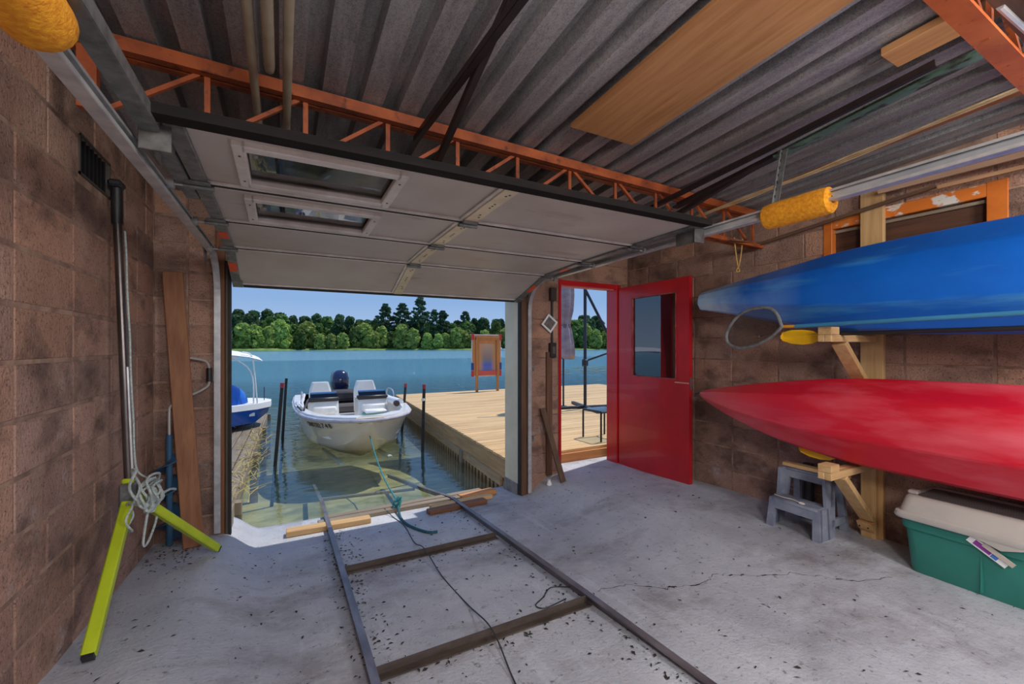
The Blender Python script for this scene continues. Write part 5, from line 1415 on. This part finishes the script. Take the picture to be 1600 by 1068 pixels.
def paddle(X, z, lab):
    e = thing('kayak_paddle', (X, 1.6, z), lab, 'paddle', 'yellow kayak paddles')
    YEL = M('yellow_blade', (240, 186, 28), (226, 166, 20), (4, 4, 4), rough=.35)
    pr_ = [(1.80, .0, .008), (1.785, .03, .030), (1.73, .045, .05), (1.66, .045, .058), (1.60, .035, .05), (1.565, .018, .03), (1.55, .013, .013)]
    rings = []
    for y, up, dn in pr_:
        rings.append([(X - .004 - .02 * ((y - 1.55) / .25) ** 2, y, z + up), (X - .008, y, z), (X - .004 - .02 * ((y - 1.55) / .25) ** 2, y, z - dn), (X + .004, y, z - dn), (X + .004, y, z), (X + .004, y, z + up)])
    MB().loft(rings).build('blade', YEL, e, smooth=True)
    MB().cyl((X, 1.80, z), (X, 1.52, z + .012), .010, 8).build('shaft_socket', YEL, e, smooth=True)
    MB().cyl((X, 1.52, z + .012), (X, .4, z + .022), .013, 10).build('shaft', BLACK, e, smooth=True)
paddle(3.17, 1.430, 'yellow bladed paddle on the upper rack arm under the blue kayak')
paddle(3.40, .610, 'yellow bladed paddle peeking out under the red kayak')

# sticks lodged along the top of the right wall
for i, (p0, p1, w_, h_, mt_, lab) in enumerate((((3.62, 1.41, 2.425), (3.62, .1, 2.42), .018, .032, wood('pink_strip', (206, 172, 146), (186, 148, 120), 'y'), 'pale pink wooden strip high on the right wall, upper one'),
        ((3.60, 1.10, 2.350), (3.60, .1, 2.345), .018, .022, wood('tan_strip', (190, 146, 108), (160, 116, 80), 'y'), 'tan wooden strip high on the right wall, short lower one'),
        ((3.635, 2.34, 2.235), (3.63, 1.12, 2.37), .02, .024, wood('dull_strip', (120, 90, 70), (96, 70, 54), 'y'), 'dull brown stick slanting from the truss end to the pine post'))):
    bar('wooden_strip', p0, p1, w_, h_, mt_, lab, 'wooden strip', 'wooden strips on the right wall')
rl_ = thing('hanging_cord', (3.40, 2.28, 2.26), 'yellow cord loop knotted and hanging from the truss end', 'cord')
CORD = M('yellow_cord', (206, 166, 92), (176, 134, 66), (60, 60, 60), rough=.85)
MB().tube(crv([(3.33, 2.28, 2.27), (3.35, 2.28, 2.15), (3.385, 2.28, 2.03), (3.42, 2.28, 2.14), (3.44, 2.28, 2.27)], 6), .005, 6).build('loop', CORD, rl_, smooth=True)
MB().tube([(3.38 + .014 * math.cos(q), 2.28 + .008 * math.sin(2 * q), 2.01 + .022 * math.sin(q)) for q in [2 * math.pi * j / 12 for j in range(12)]], .006, 6, closed=True).build('knot', CORD, rl_, smooth=True)
bar('timber_splint', (3.15, 2.20, 2.215), (3.55, 2.26, 2.245), .03, .012, BROWNW('x'), 'broken brown timber splint lying at the right end of the truss', 'timber')

# ------------------------------------------------------------------ step stool, bin
SG = M('stool_grey', (142, 148, 162), (120, 126, 142), (9, 9, 9), rough=.5, c3=(160, 168, 182), s3=(16, 16, 16), lo3=.6, hi3=.75)
ss = thing('step_stool', (3.43, 1.77, fz(3.43, 1.77)), 'grey plastic two-step stool under the red kayak bow', 'step stool')
zb = fz(3.4, 1.77); Y0, Y1 = 1.585, 1.955
def tap(x, y, z):     # legs splay outwards towards the floor
    t = 1 - (z - zb) / .43; c = (Y0 + Y1) / 2
    return (x, c + (y - c) * (.86 + .14 * t), z)
def panel(poly, x0, x1, name):
    m = MB(); n = len(poly); vs = [tap(x0(p[1]) if callable(x0) else x0, p[0], p[1]) for p in poly] + [tap(x1(p[1]) if callable(x1) else x1, p[0], p[1]) for p in poly]
    m.add(vs, [(i, (i + 1) % n, n + (i + 1) % n, n + i) for i in range(n)] + [tuple(range(n))[::-1], tuple(range(n, 2 * n))]); return m.build(name, SG, ss)
zt, zs = zb + .43, zb + .215
xf1 = lambda z: 3.40 + .03 * (z - zs) / .215            # riser between the steps leans back
xfl = lambda z: 3.235 + .02 * (z - zb) / .215           # lower front
xbk = lambda z: 3.63 - .05 * (z - zb) / .43             # back
def sbox(x0, x1, y0, y1, z0, z1, name, ch=.008):
    m = MB().box(x0, y0, z0, x1, y1, z1, ch); m.v = [tap(*p) for p in m.v]; return m.build(name, SG, ss, smooth=True)
sbox(3.415, 3.595, Y0 + .005, Y1 - .005, zt - .03, zt, 'top_step', .012)
sbox(3.25, 3.42, Y0 + .005, Y1 - .005, zs - .028, zs, 'lower_step', .012)
# front apron of the upper step with its arched opening: two posts and a beam
def slant(x0f, x1f, ya, yb, z0, z1, name):
    m = MB(); vs = []
    for z in (z0, z1):
        for y in (ya, yb):
            vs += [tap(x0f(z), y, z), tap(x1f(z), y, z)]
    m.add(vs, [(0, 1, 3, 2), (4, 6, 7, 5), (0, 4, 5, 1), (2, 3, 7, 6), (0, 2, 6, 4), (1, 5, 7, 3)]); return m.build(name, SG, ss)
wd = .05
slant(xf1, lambda z: xf1(z) + .03, Y0, Y0 + wd, zs - .0, zt - .005, 'riser_post')
slant(xf1, lambda z: xf1(z) + .03, Y1 - wd, Y1, zs - .0, zt - .005, 'riser_post')
slant(xf1, lambda z: xf1(z) + .03, Y0 + wd, Y1 - wd, zt - .08, zt - .005, 'apron')
slant(xfl, lambda z: xfl(z) + .03, Y0, Y0 + wd, zb, zs - .005, 'front_leg')
slant(xfl, lambda z: xfl(z) + .03, Y1 - wd, Y1, zb, zs - .005, 'front_leg')
slant(xfl, lambda z: xfl(z) + .03, Y0 + wd, Y1 - wd, zs - .075, zs - .005, 'apron')
slant(lambda z: xbk(z) - .03, xbk, Y0, Y0 + wd, zb, zt - .005, 'rear_leg')
slant(lambda z: xbk(z) - .03, xbk, Y1 - wd, Y1, zb, zt - .005, 'rear_leg')
slant(lambda z: xbk(z) - .03, xbk, Y0 + wd, Y1 - wd, zt - .07, zt - .005, 'rear_apron')
for ya, yb in ((Y0, Y0 + .022), (Y1 - .022, Y1)):
    slant(lambda z: xfl(z) + .02, lambda z: 3.44, ya, yb, zb, zs - .0, 'side_panel') if False else None
    slant(lambda z: 3.255 + .02 * (z - zb), lambda z: 3.37, ya, yb, zb, zs - .003, 'side_panel')
    slant(lambda z: 3.345, lambda z: xf1(z) + .06, ya, yb, zb + .0, zt - .005, 'side_panel')
    slant(lambda z: 3.44, lambda z: xbk(z), ya, yb, zt - .075, zt - .004, 'side_rail')
    slant(lambda z: 3.40, lambda z: xbk(z) - .005, ya, yb, zb + .07, zb + .12, 'side_rail')
MB().box(3.40, 1.50, zt + .002, 3.46, 1.93, zt + .028, .003).build('loose_batten', PINE('y'), label='pine batten lying on the stool top under the red kayak', cat='batten')
cd = MB(); cd.tube(crv([(3.30, 1.93, zs + .008), (3.29, 1.86, zs + .008), (3.30, 1.80, zs + .009), (3.28, 1.745, zs + .009)], 5), .004, 6)
cd.tube([(3.275 + .012 * math.cos(q), 1.725 + .017 * math.sin(q), zs + .009) for q in [2 * math.pi * j / 12 for j in range(12)]], .0045, 6, closed=True)
cd.build('lanyard', M('cream_cord', (222, 212, 194), rough=.8), smooth=True, label='cream cord with an eye lying on the lower stool step', cat='cord')
MB().lathe([(.001, 0), (.042, 0), (.042, .40), (.036, .42), (.001, .42)], (3.668, 1.885, fz(3.66, 1.88)), 16).build('black_tube', M('black_tube', (46, 50, 58), rough=.4), smooth=True, label='black upright tube behind the grey stool', cat='tube')

GRN = M('green_bin_plastic', (52, 138, 122), (44, 124, 110), (2, 2, 2), rough=.42)
LID = M('grey_lid_plastic', (190, 184, 176), (178, 172, 164), (3, 3, 3), rough=.5)
bn = thing('storage_bin', (3.5, .75, fz(3.5, .8)), 'green storage bin with domed grey lid under the red kayak', 'storage bin')
z0b = fz(3.4, .8)
def rrect(x0, x1, y0, y1, z, r=.05, n=4):
    out = []
    for (cx_, cy_, a0) in ((x1 - r, y1 - r, 0), (x0 + r, y1 - r, 90), (x0 + r, y0 + r, 180), (x1 - r, y0 + r, 270)):
        for k in range(n + 1):
            q = R(a0 + 90 * k / n); out.append((cx_ + r * math.cos(q), cy_ + r * math.sin(q), z))
    return out
bx0, bx1, by0, by1 = 3.305, 3.69, .22, 1.185
MB().loft([rrect(bx0 + .035, bx1 - .01, by0 + .04, by1 - .04, z0b), rrect(bx0 + .03, bx1 - .01, by0 + .035, by1 - .035, z0b + .01), rrect(bx0 + .012, bx1 - .005, by0 + .015, by1 - .015, z0b + .25), rrect(bx0, bx1, by0, by1, z0b + .262), rrect(bx0 - .002, bx1, by0, by1, z0b + .335)]).build('tub', GRN, bn, smooth=True)
for y in (.50, .84):
    MB().box(bx0 + .012, y - .004, z0b + .02, bx0 + .03, y + .004, z0b + .25).build('tub_rib', GRN, bn)
lid = MB().loft([rrect(bx0 - .025, bx1 + .01, by0 - .02, by1 + .025, z0b + .318), rrect(bx0 - .03, bx1 + .012, by0 - .025, by1 + .03, z0b + .33), rrect(bx0 - .025, bx1 + .01, by0 - .02, by1 + .025, z0b + .352), rrect(bx0 - .008, bx1 + .0, by0 - .01, by1 + .01, z0b + .356), rrect(bx0 + .015, bx1 - .01, by0 + .01, by1 - .012, z0b + .44), rrect(bx0 + .03, bx1 - .02, by0 + .02, by1 - .025, z0b + .452), rrect(bx0 + .055, bx1 - .03, by0 + .05, by1 - .05, z0b + .452), rrect(bx0 + .06, bx1 - .035, by0 + .055, by1 - .055, z0b + .446)]).build('lid', LID, bn, smooth=True)
for k in range(9):
    x = bx0 + .075 + k * .027
    MB().box(x, by0 + .06, z0b + .446, x + .014, by1 - .06, z0b + .452).build('lid_ridge', M('lid_dark_ridge', (104, 98, 96), rough=.6), lid)
MB().prism([(.66, z0b + .32), (.76, z0b + .285), (.86, z0b + .32)], bx0 - .026, bx0 - .006, 'x').build('lid_latch', LID, bn)
MB().box(bx0 + .05, by1 - .07, z0b + .452, bx0 + .10, by1 - .02, z0b + .478, .008).build('lid_handle_hump', LID, bn)
# sticker: crumpled label half peeled on the tub front
sk = MB(); xf_ = Matrix.Translation((bx0 - .010, .81, z0b + .262)) @ Euler((R(33), 0, 0)).to_matrix().to_4x4()
lb = thing('peeling_label', (bx0 - .01, .81, z0b + .26), 'crumpled white and purple label stuck on the green bin', 'label')
MB().box(-.002, -.085, -.022, .002, .085, .022, 0, xf_).build('paper', WHITE, lb)
MB().box(-.0035, -.015, -.014, -.002, .06, .012, 0, xf_).build('purple_print', M('purple_print', (150, 60, 150), (110, 50, 140), (40, 40, 40), rough=.4), lb)
MB().box(-.0035, -.045, -.016, -.002, -.018, .008, 0, xf_).build('blue_print', M('blue_print', (70, 120, 200), rough=.4), lb)
MB().box(-.008, -.10, .006, -.003, .03, .03, 0, xf_).build('curled_flap', M('grey_paper', (190, 180, 166), rough=.7), lb)

# ------------------------------------------------------------------ unseen fill lights added behind the photographer to brighten the interior
TUBE = mat_emit('fill_tube', (1, .96, .9), 3.0)
for (lx, ly) in ((.3, -1.0), (2.3, -1.0)):
    zc_ = ceil_z(lx, ly) - .012
    e = thing('fill_light', (lx, ly, zc_), 'added fill light behind the camera, %s one' % ('left' if lx < 1 else 'right'), 'fill lamp', 'added fill lights')
    MB().box(lx - .65, ly - .06, zc_ - .05, lx + .65, ly + .06, zc_, .004).build('housing', WHITE, e)
    MB().cyl((lx - .6, ly, zc_ - .075), (lx + .6, ly, zc_ - .075), .018, 10).build('tube', TUBE, e, smooth=True)
    ad = bpy.data.lights.new('fill_light_lamp', 'POINT'); ad.shadow_soft_size = .30; ad.energy = FILL_W; ad.color = (1, .965, .93)
    ao = bpy.data.objects.new('fill_light_lamp', ad); col.objects.link(ao); ao.location = (lx, ly, zc_ - .48)
    par(ao, e)
